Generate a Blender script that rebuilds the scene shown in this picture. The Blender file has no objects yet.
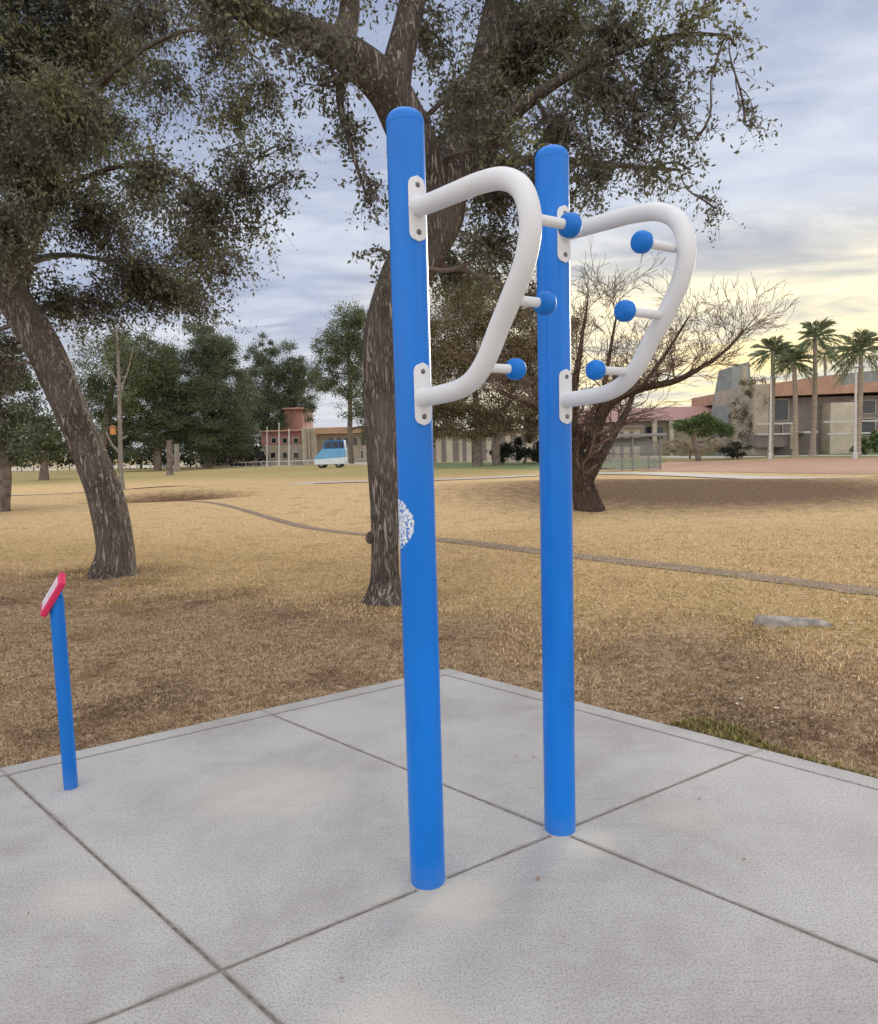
import bpy, bmesh, math, random
import numpy as np
from mathutils import Vector, Matrix, noise as mnoise
R_ = math.radians
rng = np.random.default_rng(7)
random.seed(7)

# ------------------------------------------------------------------ camera
FPX, PITCH, ROLL, EYE = 700.0, R_(5.2), -math.atan(211 / 7690), 1.45
F = np.array([0, math.cos(PITCH), -math.sin(PITCH)])
R0 = np.array([1.0, 0, 0]); U0 = np.cross(R0, F)
RR = R0 * math.cos(ROLL) + U0 * math.sin(ROLL); UU = np.cross(RR, F)
cam_d = bpy.data.cameras.new('camera'); cam = bpy.data.objects.new('camera', cam_d)
bpy.context.scene.collection.objects.link(cam)
cam.matrix_world = Matrix(((RR[0], UU[0], -F[0], 0), (RR[1], UU[1], -F[1], 0), (RR[2], UU[2], -F[2], EYE), (0, 0, 0, 1)))
cam_d.sensor_fit = 'VERTICAL'; cam_d.sensor_height = 24; cam_d.lens = FPX / 1024 * 24
cam_d.clip_start = .05; cam_d.clip_end = 2000
S = bpy.context.scene; S.camera = cam
S.view_settings.view_transform = 'Standard'; S.view_settings.look = 'None'
S.view_settings.exposure = 0.22; S.view_settings.gamma = 1
EYEP = np.array([0, 0, EYE])
def ray(px, py): return F + RR * ((px - 439) / FPX) - UU * ((py - 512) / FPX)
def gnd(px, py, z=0.0):                      # survey: where a point of the ground lies
    d = ray(px, py); return EYEP + d * ((z - EYE) / d[2])
def at(px, py, Y):                           # survey: a point at the distance Y
    d = ray(px, py); return EYEP + d * (Y / d[1])

# ------------------------------------------------------------------ world and sun
SUN_EL, SUN_AZ = R_(11), R_(27)
sund = (math.sin(SUN_AZ) * math.cos(SUN_EL), math.cos(SUN_AZ) * math.cos(SUN_EL), math.sin(SUN_EL))
W = bpy.data.worlds.new('World'); S.world = W; W.use_nodes = True
class NT:
    def __init__(s, tree): s.t = tree; s.n = tree.nodes; s.l = tree.links
    def new(s, typ, **k):
        n = s.n.new(typ)
        for a, b in k.items(): setattr(n, a, b)
        return n
    def put(s, sock, v):
        if hasattr(v, 'is_output'): s.l.new(v, sock)
        elif v is not None: sock.default_value = v
    def math(s, op, a, b=None, c=None, clamp=False):
        n = s.new('ShaderNodeMath', operation=op); n.use_clamp = clamp
        for i, v in enumerate((a, b, c)):
            if v is not None: s.put(n.inputs[i], v)
        return n.outputs[0]
    def ss(s, v, lo, hi, a=0.0, b=1.0):
        n = s.new('ShaderNodeMapRange', interpolation_type='SMOOTHSTEP')
        s.put(n.inputs[0], v); n.inputs[1].default_value = lo; n.inputs[2].default_value = hi
        n.inputs[3].default_value = a; n.inputs[4].default_value = b
        return n.outputs[0]
    def mix(s, f, a, b, typ='MIX'):
        n = s.new('ShaderNodeMix', data_type='RGBA', blend_type=typ)
        s.put(n.inputs[0], f)
        for i, v in ((6, a), (7, b)):
            if isinstance(v, tuple) and len(v) == 3: v = (*v, 1)
            s.put(n.inputs[i], v)
        return n.outputs[2]
    def noise(s, vec, scale, detail=4, rough=.55, dist=0.0):
        n = s.new('ShaderNodeTexNoise'); s.put(n.inputs['Vector'], vec)
        n.inputs['Scale'].default_value = scale; n.inputs['Detail'].default_value = detail
        n.inputs['Roughness'].default_value = rough; n.inputs['Distortion'].default_value = dist
        return n.outputs[0]
    def mapping(s, vec, loc=(0, 0, 0), rot=(0, 0, 0), scale=(1, 1, 1)):
        n = s.new('ShaderNodeMapping'); s.put(n.inputs[0], vec)
        n.inputs[1].default_value = loc; n.inputs[2].default_value = rot; n.inputs[3].default_value = scale
        return n.outputs[0]
    def dot(s, vec, v):
        n = s.new('ShaderNodeVectorMath', operation='DOT_PRODUCT'); s.put(n.inputs[0], vec); n.inputs[1].default_value = v
        return n.outputs['Value']
def lin(r, g, b, k=1.0):
    f = lambda c: (c / 255 / 12.92) if c <= 10 else ((c / 255 + .055) / 1.055) ** 2.4
    return (f(r) * k, f(g) * k, f(b) * k)
w = NT(W.node_tree); w.n.clear()
out = w.new('ShaderNodeOutputWorld'); bg = w.new('ShaderNodeBackground'); bg.inputs[1].default_value = 0.1
w.l.new(bg.outputs[0], out.inputs[0])
sky = w.new('ShaderNodeTexSky', sky_type='NISHITA'); sky.sun_disc = False
sky.sun_elevation = SUN_EL; sky.sun_rotation = SUN_AZ
tc = w.new('ShaderNodeTexCoord').outputs['Generated']
sep = w.new('ShaderNodeSeparateXYZ'); w.l.new(tc, sep.inputs[0])
zz = w.math('MAXIMUM', sep.outputs[2], 0.0)
inv = w.math('DIVIDE', 1.0, w.math('ADD', zz, 0.10))
cx = w.math('MULTIPLY', sep.outputs[0], inv); cy = w.math('MULTIPLY', sep.outputs[1], inv)
cv = w.new('ShaderNodeCombineXYZ'); w.l.new(cx, cv.inputs[0]); w.l.new(cy, cv.inputs[1]); cv = cv.outputs[0]
n1 = w.noise(w.mapping(cv, (3.1, 1.7, 0), (0, 0, .35), (.8, 1.15, 1)), 1.1, 6, .52, .6)
n2 = w.noise(w.mapping(cv, (0, 0, 0), (0, 0, -.2), (.7, 1.3, 1)), 2.6, 8, .58, 1.0)
cl = w.math('ADD', w.math('MULTIPLY', n1, .65), w.math('MULTIPLY', n2, .35))
lit = w.ss(cl, .36, .64)
cool = w.mix(lit, tuple(10 * c for c in lin(150, 162, 190)), tuple(10 * c for c in lin(206, 213, 226)))
prox = w.dot(tc, sund)
low = w.ss(sep.outputs[2], .31, .15)
warmf = w.math('MULTIPLY', w.ss(prox, .80, .96), low)
warm = w.mix(lit, tuple(10 * c for c in lin(206, 203, 192)), tuple(10 * c for c in lin(255, 241, 200, 1.25)))
gold = w.math('MULTIPLY', w.math('MULTIPLY', w.ss(prox, .94, .99), w.ss(sep.outputs[2], .17, .09)), w.ss(cl, .44, .60))
warm = w.mix(w.math('MULTIPLY', gold, .55), warm, tuple(10 * c for c in lin(255, 220, 140, 1.1)))
hz = w.ss(sep.outputs[2], .25, .0)
cool = w.mix(w.math('MULTIPLY', hz, .55), cool, tuple(10 * c for c in lin(222, 220, 216)))
cloud = w.mix(warmf, cool, warm)
# sky raised overhead and behind the viewer, added to brighten the ground
bright = w.math('MULTIPLY', w.ss(sep.outputs[1], .35, -.25), 1.0)
over = w.ss(sep.outputs[2], .62, .92)
sky_lift = w.mix(w.math('MAXIMUM', bright, over), (1.0, 1.0, 1.0), (2.42, 2.18, 1.86))
kc = w.new('ShaderNodeVectorMath', operation='MULTIPLY'); w.l.new(cloud, kc.inputs[0]); w.l.new(sky_lift, kc.inputs[1])
sk = w.mix(w.ss(cl, .20, .40, .80, 1.0), sky.outputs[0], kc.outputs[0])
w.l.new(sk, bg.inputs[0])
sl = bpy.data.lights.new('sun', 'SUN'); sl.energy = 2.0; sl.angle = R_(14); sl.color = (1, .90, .74)
so = bpy.data.objects.new('sun', sl); S.collection.objects.link(so)
so.rotation_euler = Vector(sund).to_track_quat('Z', 'Y').to_euler(); so.location = (20, 40, 30)

# ------------------------------------------------------------------ helpers
def link(o): S.collection.objects.link(o); return o
def tag(o, label=None, cat=None, group=None, kind=None):
    for a, b in (('label', label), ('category', cat), ('group', group), ('kind', kind)):
        if b: o[a] = b
    return o
def thing(name, loc, label, cat, group=None, rz=0):
    o = bpy.data.objects.new(name, None); o.empty_display_size = .2; link(o)
    o.location = tuple(float(c) for c in loc); o.rotation_euler = (0, 0, rz)
    bpy.context.view_layer.update()
    return tag(o, label, cat, group)
class MB:
    def __init__(s): s.v = []; s.f = []; s.n = 0; s.mi = []
    def add(s, vs, fs, mi=0):
        s.v.extend(tuple(float(c) for c in q) for q in vs)
        s.f.extend(tuple(i + s.n for i in f) for f in fs); s.mi.extend([mi] * len(fs)); s.n += len(vs)
    def box(s, c, d, rz=0, mi=0, M=None):
        x, y, z = d[0] / 2, d[1] / 2, d[2] / 2; ca, sa = math.cos(rz), math.sin(rz)
        vs = []
        for sx, sy, sz in ((-1,-1,-1),(1,-1,-1),(1,1,-1),(-1,1,-1),(-1,-1,1),(1,-1,1),(1,1,1),(-1,1,1)):
            a, b = sx * x, sy * y
            vs.append((c[0] + a * ca - b * sa, c[1] + a * sa + b * ca, c[2] + sz * z))
        if M is not None: vs = [tuple(M @ Vector(q)) for q in vs]
        s.add(vs, [(0,3,2,1),(4,5,6,7),(0,1,5,4),(1,2,6,5),(2,3,7,6),(3,0,4,7)], mi)
    def prism(s, prof, y0, y1, axis='Y', mi=0):    # profile in XZ extruded along Y
        n = len(prof); vs = [(a, y0, b) for a, b in prof] + [(a, y1, b) for a, b in prof]
        fs = [tuple(range(n)), tuple(range(2 * n - 1, n - 1, -1))] + [(i, i + n, (i + 1) % n + n, (i + 1) % n) for i in range(n)]
        s.add(vs, fs, mi)
    def tube(s, pts, rad, sides=8, cap=True, flute=None, mi=0):
        pts = np.array(pts, float); m = len(pts)
        rad = np.full(m, rad) if np.isscalar(rad) else np.array(rad, float)
        T = np.gradient(pts, axis=0); T /= np.linalg.norm(T, axis=1)[:, None] + 1e-12
        ref = np.array([0, 0, 1.0]) if abs(T[0][2]) < .9 else np.array([1.0, 0, 0])
        N = np.cross(T[0], ref); N /= np.linalg.norm(N); ang = np.arange(sides) * 2 * math.pi / sides
        ca, sa = np.cos(ang), np.sin(ang); vs = []
        for i in range(m):
            N = N - T[i] * (N @ T[i]); N /= np.linalg.norm(N) + 1e-12; B = np.cross(T[i], N)
            r = rad[i] * np.ones(sides)
            if flute is not None: r = r * flute(i, ang, pts[i], rad[i])
            vs.append(pts[i] + (N[None] * (ca * r)[:, None] + B[None] * (sa * r)[:, None]))
        vs = np.concatenate(vs); fs = []
        for i in range(m - 1):
            for j in range(sides):
                k2 = (j + 1) % sides
                fs.append((i*sides+j, i*sides+k2, (i+1)*sides+k2, (i+1)*sides+j))
        if cap: fs += [tuple(range(sides - 1, -1, -1)), tuple((m-1)*sides + j for j in range(sides))]
        s.add(vs, fs, mi)
    def lathe(s, prof, c=(0, 0, 0), axis=(0, 0, 1), seg=32, mi=0):   # prof: (radius, height)
        ax = np.array(axis, float); ax /= np.linalg.norm(ax)
        ref = np.array([1.0, 0, 0]) if abs(ax[0]) < .8 else np.array([0, 1.0, 0])
        a = np.cross(ax, ref); a /= np.linalg.norm(a); b = np.cross(ax, a); c = np.array(c, float); vs = []
        for r, h in prof:
            for j in range(seg):
                t = 2 * math.pi * j / seg; vs.append(c + ax * h + (a * math.cos(t) + b * math.sin(t)) * max(r, 1e-4))
        fs = []
        for i in range(len(prof) - 1):
            for j in range(seg): k2 = (j + 1) % seg; fs.append((i*seg+j, i*seg+k2, (i+1)*seg+k2, (i+1)*seg+j))
        fs += [tuple(range(seg - 1, -1, -1)), tuple((len(prof)-1)*seg + j for j in range(seg))]
        s.add(vs, fs, mi)
    def build(s, name, mats, parent=None, smooth=False, bevel=0, seg=2):
        me = bpy.data.meshes.new(name); me.from_pydata(s.v, [], s.f)
        for m in (mats if isinstance(mats, (list, tuple)) else [mats]): me.materials.append(m)
        if any(s.mi): me.polygons.foreach_set('material_index', s.mi)
        o = bpy.data.objects.new(name, me); link(o)
        if parent is not None:
            o.parent = parent; o.matrix_parent_inverse = parent.matrix_world.inverted()
        bm = bmesh.new(); bm.from_mesh(me); bmesh.ops.recalc_face_normals(bm, faces=bm.faces)
        if bevel: bmesh.ops.bevel(bm, geom=[e for e in bm.edges if e.is_manifold and e.calc_face_angle(0) > .5], offset=bevel, segments=seg, affect='EDGES', profile=.6)
        bm.to_mesh(me); bm.free()
        if smooth:
            me.polygons.foreach_set('use_smooth', [True] * len(me.polygons))
            me.set_sharp_from_angle(angle=R_(38))
        return o
def quads(name, V, mat, parent=None, k=4):         # V: (N, k, 3) loose faces
    V = np.asarray(V, np.float32); n = V.shape[0]; me = bpy.data.meshes.new(name)
    me.vertices.add(n * k); me.vertices.foreach_set('co', V.reshape(-1))
    me.loops.add(n * k); me.loops.foreach_set('vertex_index', np.arange(n * k, dtype=np.int32))
    me.polygons.add(n); me.polygons.foreach_set('loop_start', np.arange(0, n * k, k, dtype=np.int32))
    me.update(calc_edges=True); me.materials.append(mat)
    o = bpy.data.objects.new(name, me); link(o)
    if parent is not None: o.parent = parent; o.matrix_parent_inverse = parent.matrix_world.inverted()
    return o
def leafquads(C, L, ratio=.5, droop=.4, jit=.35):
    n = len(C); A = rng.normal(size=(n, 3)); A[:, 2] -= droop; A /= np.linalg.norm(A, axis=1)[:, None]
    B = np.cross(A, rng.normal(size=(n, 3))); B /= np.linalg.norm(B, axis=1)[:, None]
    s = L * (1 + jit * rng.uniform(-1, 1, n))[:, None]
    return np.stack([C, C + A * s * .45 + B * s * ratio * .5, C + A * s, C + A * s * .45 - B * s * ratio * .5], axis=1)
def spline(P, n=8, extra=None):
    P = np.array(P, float); Q = np.vstack([2 * P[0] - P[1], P, 2 * P[-1] - P[-2]]); o = []
    for i in range(1, len(Q) - 2):
        for t in np.linspace(0, 1, n, endpoint=False):
            a, b, c, d = Q[i-1], Q[i], Q[i+1], Q[i+2]
            o.append(.5 * (2*b + (c-a)*t + (2*a-5*b+4*c-d)*t*t + (3*b-a-3*c+d)*t**3))
    o.append(P[-1]); return np.array(o)

# ------------------------------------------------------------------ materials
def mat(name):
    m = bpy.data.materials.new(name); m.use_nodes = True; t = NT(m.node_tree)
    b = t.n['Principled BSDF']; return m, t, b
def pos(t): return t.new('ShaderNodeNewGeometry').outputs['Position']
def bump(t, b, h, strength=.3, dist=.01):
    n = t.new('ShaderNodeBump'); n.inputs['Strength'].default_value = strength; n.inputs['Distance'].default_value = dist
    t.put(n.inputs['Height'], h); t.l.new(n.outputs[0], b.inputs['Normal'])
def simple(name, col, rough=.6, var=.15, scale=8, metal=0, bstr=0, col2=None, detail=5, spec=.5, stretch=(1, 1, 1), coat=0):
    m, t, b = mat(name); o = t.new('ShaderNodeTexCoord').outputs['Object']
    n = t.noise(t.mapping(o, scale=stretch), scale, detail, .6)
    c2 = col2 or tuple(c * (1 - var) for c in col); c1 = col if col2 else tuple(min(1, c * (1 + var)) for c in col)
    t.put(b.inputs['Base Color'], t.mix(t.ss(n, .35, .65), c2, c1))
    t.put(b.inputs['Roughness'], t.math('ADD', rough - .06, t.math('MULTIPLY', n, .12)))
    b.inputs['Metallic'].default_value = metal; b.inputs['Specular IOR Level'].default_value = spec
    b.inputs['Coat Weight'].default_value = coat
    if bstr: bump(t, b, n, bstr, .01)
    return m
def paint(name, col, rough=.33, grime=.12, orange=.06, chips=None):
    m, t, b = mat(name); o = pos(t)
    n = t.noise(t.mapping(o, scale=(1, 1, .25)), 9, 6, .6); f = t.noise(o, 160, 2)
    c = t.mix(t.ss(n, .3, .75), tuple(x * (1 - grime) for x in col), tuple(min(1, x * (1 + grime * .6)) for x in col))
    if chips:
        sp = t.ss(t.noise(o, 70, 3, .7), .70, .74); c = t.mix(t.math('MULTIPLY', sp, .6), c, chips)
    sz = t.new('ShaderNodeSeparateXYZ'); t.l.new(o, sz.inputs[0])
    splash = t.ss(t.math('ADD', sz.outputs[2], t.math('MULTIPLY', t.noise(o, 22, 5, .7), .16)), .19, .06)
    c = t.mix(t.math('MULTIPLY', splash, .12), c, (.32, .28, .23))
    scuff = t.ss(t.noise(t.mapping(o, scale=(1, 1, .5)), 34, 6, .75), .70, .76); c = t.mix(t.math('MULTIPLY', scuff, .10), c, (.40, .45, .52))
    b.inputs['Specular IOR Level'].default_value = .38
    t.put(b.inputs['Base Color'], c)
    t.put(b.inputs['Roughness'], t.math('ADD', rough, t.math('MULTIPLY', n, .22)))
    bump(t, b, f, orange, .002); return m
M_blue = paint('blue powder coat', (.0, .185, .68), .20, .10, .08)
M_knob = paint('blue grip plastic', (.0, .175, .64), .36, .12, .35)
M_sign_blue = paint('blue sign post paint', (.0, .16, .58), .3)
M_white = paint('white powder coat', (.74, .75, .75), .32, .05, .10, (.35, .33, .30))
M_bolt = simple('dull steel bolt', (.16, .15, .14), .45, .4, 60, .8)
M_pink = paint('pink red plastic', (.62, .025, .10), .4)
M_dark = simple('dark hole', (.02, .02, .02), .6)
def leafmat(name, c1, c2, c3=None, rough=.55, trans=.25):
    m, t, b = mat(name); rnd = t.new('ShaderNodeNewGeometry').outputs['Random Per Island']
    big = t.noise(pos(t), .9, 3)
    c = t.mix(rnd, c1, c2)
    if c3: c = t.mix(t.ss(big, .48, .64), c, c3)
    t.put(b.inputs['Base Color'], c); b.inputs['Roughness'].default_value = rough
    b.inputs['Specular IOR Level'].default_value = .3
    tr = t.new('ShaderNodeBsdfTranslucent'); t.put(tr.inputs[0], c)
    mx = t.new('ShaderNodeMixShader'); mx.inputs[0].default_value = trans
    t.l.new(b.outputs[0], mx.inputs[1]); t.l.new(tr.outputs[0], mx.inputs[2])
    t.l.new(mx.outputs[0], t.n['Material Output'].inputs[0]); return m
L_near = leafmat('elm leaves', (.072, .076, .056), (.18, .185, .135), (.19, .205, .10))
L_pine = leafmat('pine needles', (.060, .078, .045), (.14, .168, .095), (.125, .150, .07), trans=.1)
L_euc = leafmat('olive green leaves', (.07, .09, .045), (.15, .18, .085), (.13, .15, .06))
L_brown = leafmat('bronze autumn leaves', (.13, .095, .055), (.24, .185, .11), (.20, .19, .075))
L_green = leafmat('bright green leaves', (.07, .11, .035), (.14, .20, .07))
L_palm = leafmat('palm fronds', (.15, .18, .10), (.27, .31, .18), trans=.15)  # greens lightened, distance haze painted into the fronds
L_hedge = leafmat('dark hedge leaves', (.018, .022, .016), (.045, .05, .032), trans=.05)
L_white = leafmat('white blossoms', (.55, .50, .46), (.8, .75, .7))
L_reed = leafmat('dry pale grass heads', (.36, .30, .20), (.52, .45, .32))
def barkmat(name, c1, c2, sc=1.0, vs=.14):
    m, t, b = mat(name); o = pos(t); mp = t.mapping(o, scale=(1, 1, vs))
    n = t.noise(mp, 24 * sc, 6, .62, 1.2); n2 = t.noise(t.mapping(o, scale=(1, 1, .45)), 60 * sc, 5, .7); big = t.noise(o, 2.2, 4)
    rid = t.math('ABSOLUTE', t.math('SUBTRACT', n, .5)); h = t.math('ADD', t.ss(rid, 0, .13), t.math('MULTIPLY', n2, .7))
    c = t.mix(t.ss(h, .35, 1.25), c1, c2); c = t.mix(t.ss(big, .35, .7), c, tuple(x * .74 for x in c2))
    c = t.mix(t.math('MULTIPLY', t.ss(h, .75, .3), .6), c, c1)
    t.put(b.inputs['Base Color'], c); b.inputs['Roughness'].default_value = .9; b.inputs['Specular IOR Level'].default_value = .15
    bump(t, b, h, 1.0, .03); return m
B_elm = barkmat('furrowed elm bark', (.095, .078, .066), (.40, .34, .29))
B_dark = barkmat('dark mesquite bark', (.045, .034, .028), (.24, .175, .13), 1.2)
B_fine = simple('fine mesquite twigs', (.15, .105, .08), .9, .35, 5)
B_twig = simple('twig bark', (.13, .10, .08), .9, .35, 5)
B_pale = barkmat('pale smooth bark', (.30, .26, .21), (.55, .50, .42), .8)
B_far = simple('grey brown bark', (.16, .125, .10), .9, .35, 4)
B_palm = simple('palm trunk bark', (.30, .25, .19), .9, .25, 3, stretch=(.3, .3, 6))
# ground
C0 = np.array([0.03, 4.52, 0.0]); VD = np.array([.8507, .5257, 0.0]); WD = np.array([.737, -.676, 0.0]); UD = np.array([.5257, -.8507, 0.0])
def ground_mat():
    m, t, b = mat('dormant lawn'); o = pos(t)
    flat = t.mapping(o, scale=(1, 1, 0))
    wob = t.noise(flat, .8, 5, .6); wob2 = t.noise(flat, 3.5, 4, .6)
    d = t.math('ADD', t.dot(o, (.47, .88, 0)), t.math('ADD', t.math('MULTIPLY', wob, 2.4), t.math('MULTIPLY', wob2, .9)))
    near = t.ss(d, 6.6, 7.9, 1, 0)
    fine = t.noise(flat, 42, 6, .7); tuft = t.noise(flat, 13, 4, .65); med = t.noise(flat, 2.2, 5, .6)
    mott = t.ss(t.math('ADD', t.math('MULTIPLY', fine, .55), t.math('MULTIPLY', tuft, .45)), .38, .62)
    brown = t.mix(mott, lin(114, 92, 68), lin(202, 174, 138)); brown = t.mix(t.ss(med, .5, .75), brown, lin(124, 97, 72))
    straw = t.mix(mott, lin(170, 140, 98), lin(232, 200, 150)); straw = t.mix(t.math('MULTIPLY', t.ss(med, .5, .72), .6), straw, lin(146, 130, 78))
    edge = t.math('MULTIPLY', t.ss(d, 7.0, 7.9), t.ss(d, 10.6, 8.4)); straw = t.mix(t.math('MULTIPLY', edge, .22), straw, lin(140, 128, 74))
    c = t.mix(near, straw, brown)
    # painted shade on the mesquite slope and the left dip; smaller dark brown patches
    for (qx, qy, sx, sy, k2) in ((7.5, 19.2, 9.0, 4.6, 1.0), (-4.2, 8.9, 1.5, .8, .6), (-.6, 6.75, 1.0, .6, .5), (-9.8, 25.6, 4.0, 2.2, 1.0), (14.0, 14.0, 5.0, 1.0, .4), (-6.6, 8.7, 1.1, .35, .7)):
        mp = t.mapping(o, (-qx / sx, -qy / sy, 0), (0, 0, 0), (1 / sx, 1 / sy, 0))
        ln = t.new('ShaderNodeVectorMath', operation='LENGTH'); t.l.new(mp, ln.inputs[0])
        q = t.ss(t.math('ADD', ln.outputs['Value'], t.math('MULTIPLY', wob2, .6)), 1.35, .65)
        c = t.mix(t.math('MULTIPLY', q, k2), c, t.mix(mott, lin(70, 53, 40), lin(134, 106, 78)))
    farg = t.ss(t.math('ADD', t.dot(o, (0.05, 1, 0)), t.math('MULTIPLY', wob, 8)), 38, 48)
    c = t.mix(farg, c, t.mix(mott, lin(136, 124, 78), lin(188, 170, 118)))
    gr = t.noise(flat, 1.7, 3); mgn = t.math('MULTIPLY', t.ss(gr, .56, .66), near)
    c = t.mix(t.math('MULTIPLY', mgn, .12), c, lin(112, 108, 58))
    t.put(b.inputs['Base Color'], c); b.inputs['Roughness'].default_value = .95; b.inputs['Specular IOR Level'].default_value = .1
    bump(t, b, t.math('ADD', fine, t.math('MULTIPLY', tuft, 1.4)), .8, .03)
    return m
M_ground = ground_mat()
def concrete_mat():
    m, t, b = mat('broom finished concrete'); o = pos(t); fl = t.mapping(o, scale=(1, 1, 0))
    big = t.noise(fl, 1.1, 6, .6, .4); mid = t.noise(fl, 6, 6, .65); fine = t.noise(fl, 150, 4, .7); sp = t.noise(fl, 55, 3, .6)
    c = t.mix(t.ss(big, .30, .70), lin(162, 158, 154), lin(190, 187, 183))
    c = t.mix(t.math('MULTIPLY', t.ss(mid, .42, .75), .5), c, lin(190, 189, 184))
    c = t.mix(t.math('MULTIPLY', t.ss(fine, .46, .64), .60), c, lin(112, 109, 105))
    c = t.mix(t.math('MULTIPLY', t.ss(sp, .69, .74), .55), c, lin(92, 86, 78))
    for (qx, qy, r, k2) in ((-.02, 2.14, .30, .55), (.47, 2.44, .20, .5), (-.16, 1.62, .34, .4), (.17, 1.50, .2, .5), (-.75, 2.9, .5, .25), (-1.2, 2.2, .25, .3), (.9, 2.6, .2, .25)):
        mp = t.mapping(o, (-qx / r, -qy / r * 1.5, 0), (0, 0, 0), (1 / r, 1.5 / r, 0))
        ln = t.new('ShaderNodeVectorMath', operation='LENGTH'); t.l.new(mp, ln.inputs[0])
        q = t.ss(t.math('ADD', ln.outputs['Value'], t.math('MULTIPLY', mid, 1.0)), 1.5, .6)
        c = t.mix(t.math('MULTIPLY', q, k2), c, lin(208, 202, 184))
    inv_ = np.linalg.inv(np.array([[-VD[0], WD[0]], [-VD[1], WD[1]]]))
    wj = t.math('MULTIPLY', t.math('SUBTRACT', mid, .5), .035)
    for row, cuts in ((0, (.115, 1.26, 2.52, 3.78)), (1, (.11, 1.985, 3.96))):
        q0 = t.math('ADD', t.dot(o, (float(inv_[row][0]), float(inv_[row][1]), 0)), -float(inv_[row] @ C0[:2]))
        for ct in cuts:
            dd = t.math('ABSOLUTE', t.math('SUBTRACT', q0, ct + .0001)); e_ = t.ss(t.math('ADD', dd, wj), .019, .004)
            c = t.mix(t.math('MULTIPLY', e_, .42 if ct > .2 else .25), c, lin(116, 110, 102))
    stn = t.ss(t.noise(t.mapping(o, (2.3, 7, 0), scale=(1, 1, 0)), 3.1, 7, .7), .60, .72); c = t.mix(t.math('MULTIPLY', stn, .22), c, lin(134, 122, 104))
    pit = t.ss(t.noise(t.mapping(o, (9, 1, 0), scale=(1, 1, 0)), 21, 3, .6), .72, .76); c = t.mix(t.math('MULTIPLY', pit, .4), c, lin(104, 98, 90))
    drk = t.ss(t.noise(t.mapping(o, (5, 2, 0), (0, 0, .6), (1, 2.4, 0)), 1.6, 6, .65), .58, .74)
    c = t.mix(t.math('MULTIPLY', drk, .22), c, lin(122, 120, 120))
    t.put(b.inputs['Base Color'], c); b.inputs['Roughness'].default_value = .85; b.inputs['Specular IOR Level'].default_value = .25
    brm = t.noise(t.mapping(o, rot=(0, 0, -.553), scale=(3, 190, 0)), 1, 3, .6); c2_ = t.mix(t.math('MULTIPLY', t.ss(brm, .5, .7), .16), c, lin(120, 117, 112)); t.put(b.inputs['Base Color'], c2_)
    bump(t, b, t.math('ADD', t.math('ADD', fine, brm), t.math('MULTIPLY', mid, .4)), .5, .004); return m
M_conc = concrete_mat()
M_joint = simple('dirt filled joint', lin(122, 114, 105), .95, .3, 30, bstr=.5)
M_trail = simple('worn gravel trail', lin(132, 114, 94), .95, .22, 5, bstr=.4)
M_walk = simple('pale concrete walk', lin(186, 178, 164), .9, .08, 2)
M_infield = simple('red clay infield', lin(172, 134, 108), .95, .10, .5)
M_lawn = simple('irrigated green lawn', lin(104, 118, 66), .95, .2, 1.2)
M_rock = simple('weathered grey stone', lin(150, 142, 132), .9, .3, 14, bstr=.8)

# ------------------------------------------------------------------ terrain
PATHPX = [(165, 500), (250, 515), (360, 530), (440, 537), (560, 552), (720, 570), (878, 590), (1050, 613)]
PATH = [gnd(*p) for p in PATHPX]; PATHS = spline([p[:2] for p in PATH], 14)
def sst(x, a, b): t = np.clip((x - a) / (b - a), 0, 1); return t * t * (3 - 2 * t)
def tz(x, y):
    x = np.asarray(x, float); y = np.asarray(y, float); r = np.hypot(x, y - 3)
    z = -0.012 - .018 * sst(r, 2, 6) + sst(r, 6, 16) * (.08 * np.sin(x * .33 + 1) * np.cos(y * .27) + .05 * np.sin(x * .15 - y * .21))
    z = z - .45 * np.exp(-(((x + 9.6) / 4.2) ** 2 + ((y - 25.2) / 1.3) ** 2))
    z = z + .30 * np.exp(-(((x + 9.0) / 6.0) ** 2 + ((y - 28.6) / 1.8) ** 2))
    z = z + .34 * np.exp(-(((x - 9.0) / 14) ** 2 + ((y - 21.5) / 2.6) ** 2)) * sst(r, 8, 14) - .16 * np.exp(-(((x - 8) / 12) ** 2 + ((y - 14.0) / 2.6) ** 2)) * sst(r, 8, 12) + .16 * np.exp(-(((x + 3) / 6) ** 2 + ((y - 19) / 3) ** 2))
    z = z + .12 * np.exp(-(((x - 4) / 5) ** 2 + ((y - 16.7) / 1.6) ** 2)) * 0
    return z
def Z(p): return float(tz(p[0], p[1]))
def on(p): return np.array([p[0], p[1], Z(p)])
def axis_pts(lo, hi, flo, fhi, fine, ratio=1.16):
    a = list(np.arange(flo, fhi + 1e-6, fine)); st = fine; v = fhi
    while v < hi: st *= ratio; v += st; a.append(min(v, hi))
    st = fine; v = flo; b = []
    while v > lo: st *= ratio; v -= st; b.append(max(v, lo))
    return np.array(sorted(set(b + a)))
xs = axis_pts(-900, 900, -18, 20, .3); ys = axis_pts(-300, 1500, -6, 36, .3)
X, Y_ = np.meshgrid(xs, ys); ZZ = tz(X, Y_)
g = MB(); nx, ny = len(xs), len(ys)
g.add(np.stack([X.ravel(), Y_.ravel(), ZZ.ravel()], 1), [(j*nx+i, j*nx+i+1, (j+1)*nx+i+1, (j+1)*nx+i) for j in range(ny-1) for i in range(nx-1)])
tag(g.build('ground', M_ground, smooth=True), kind='structure')
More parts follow.
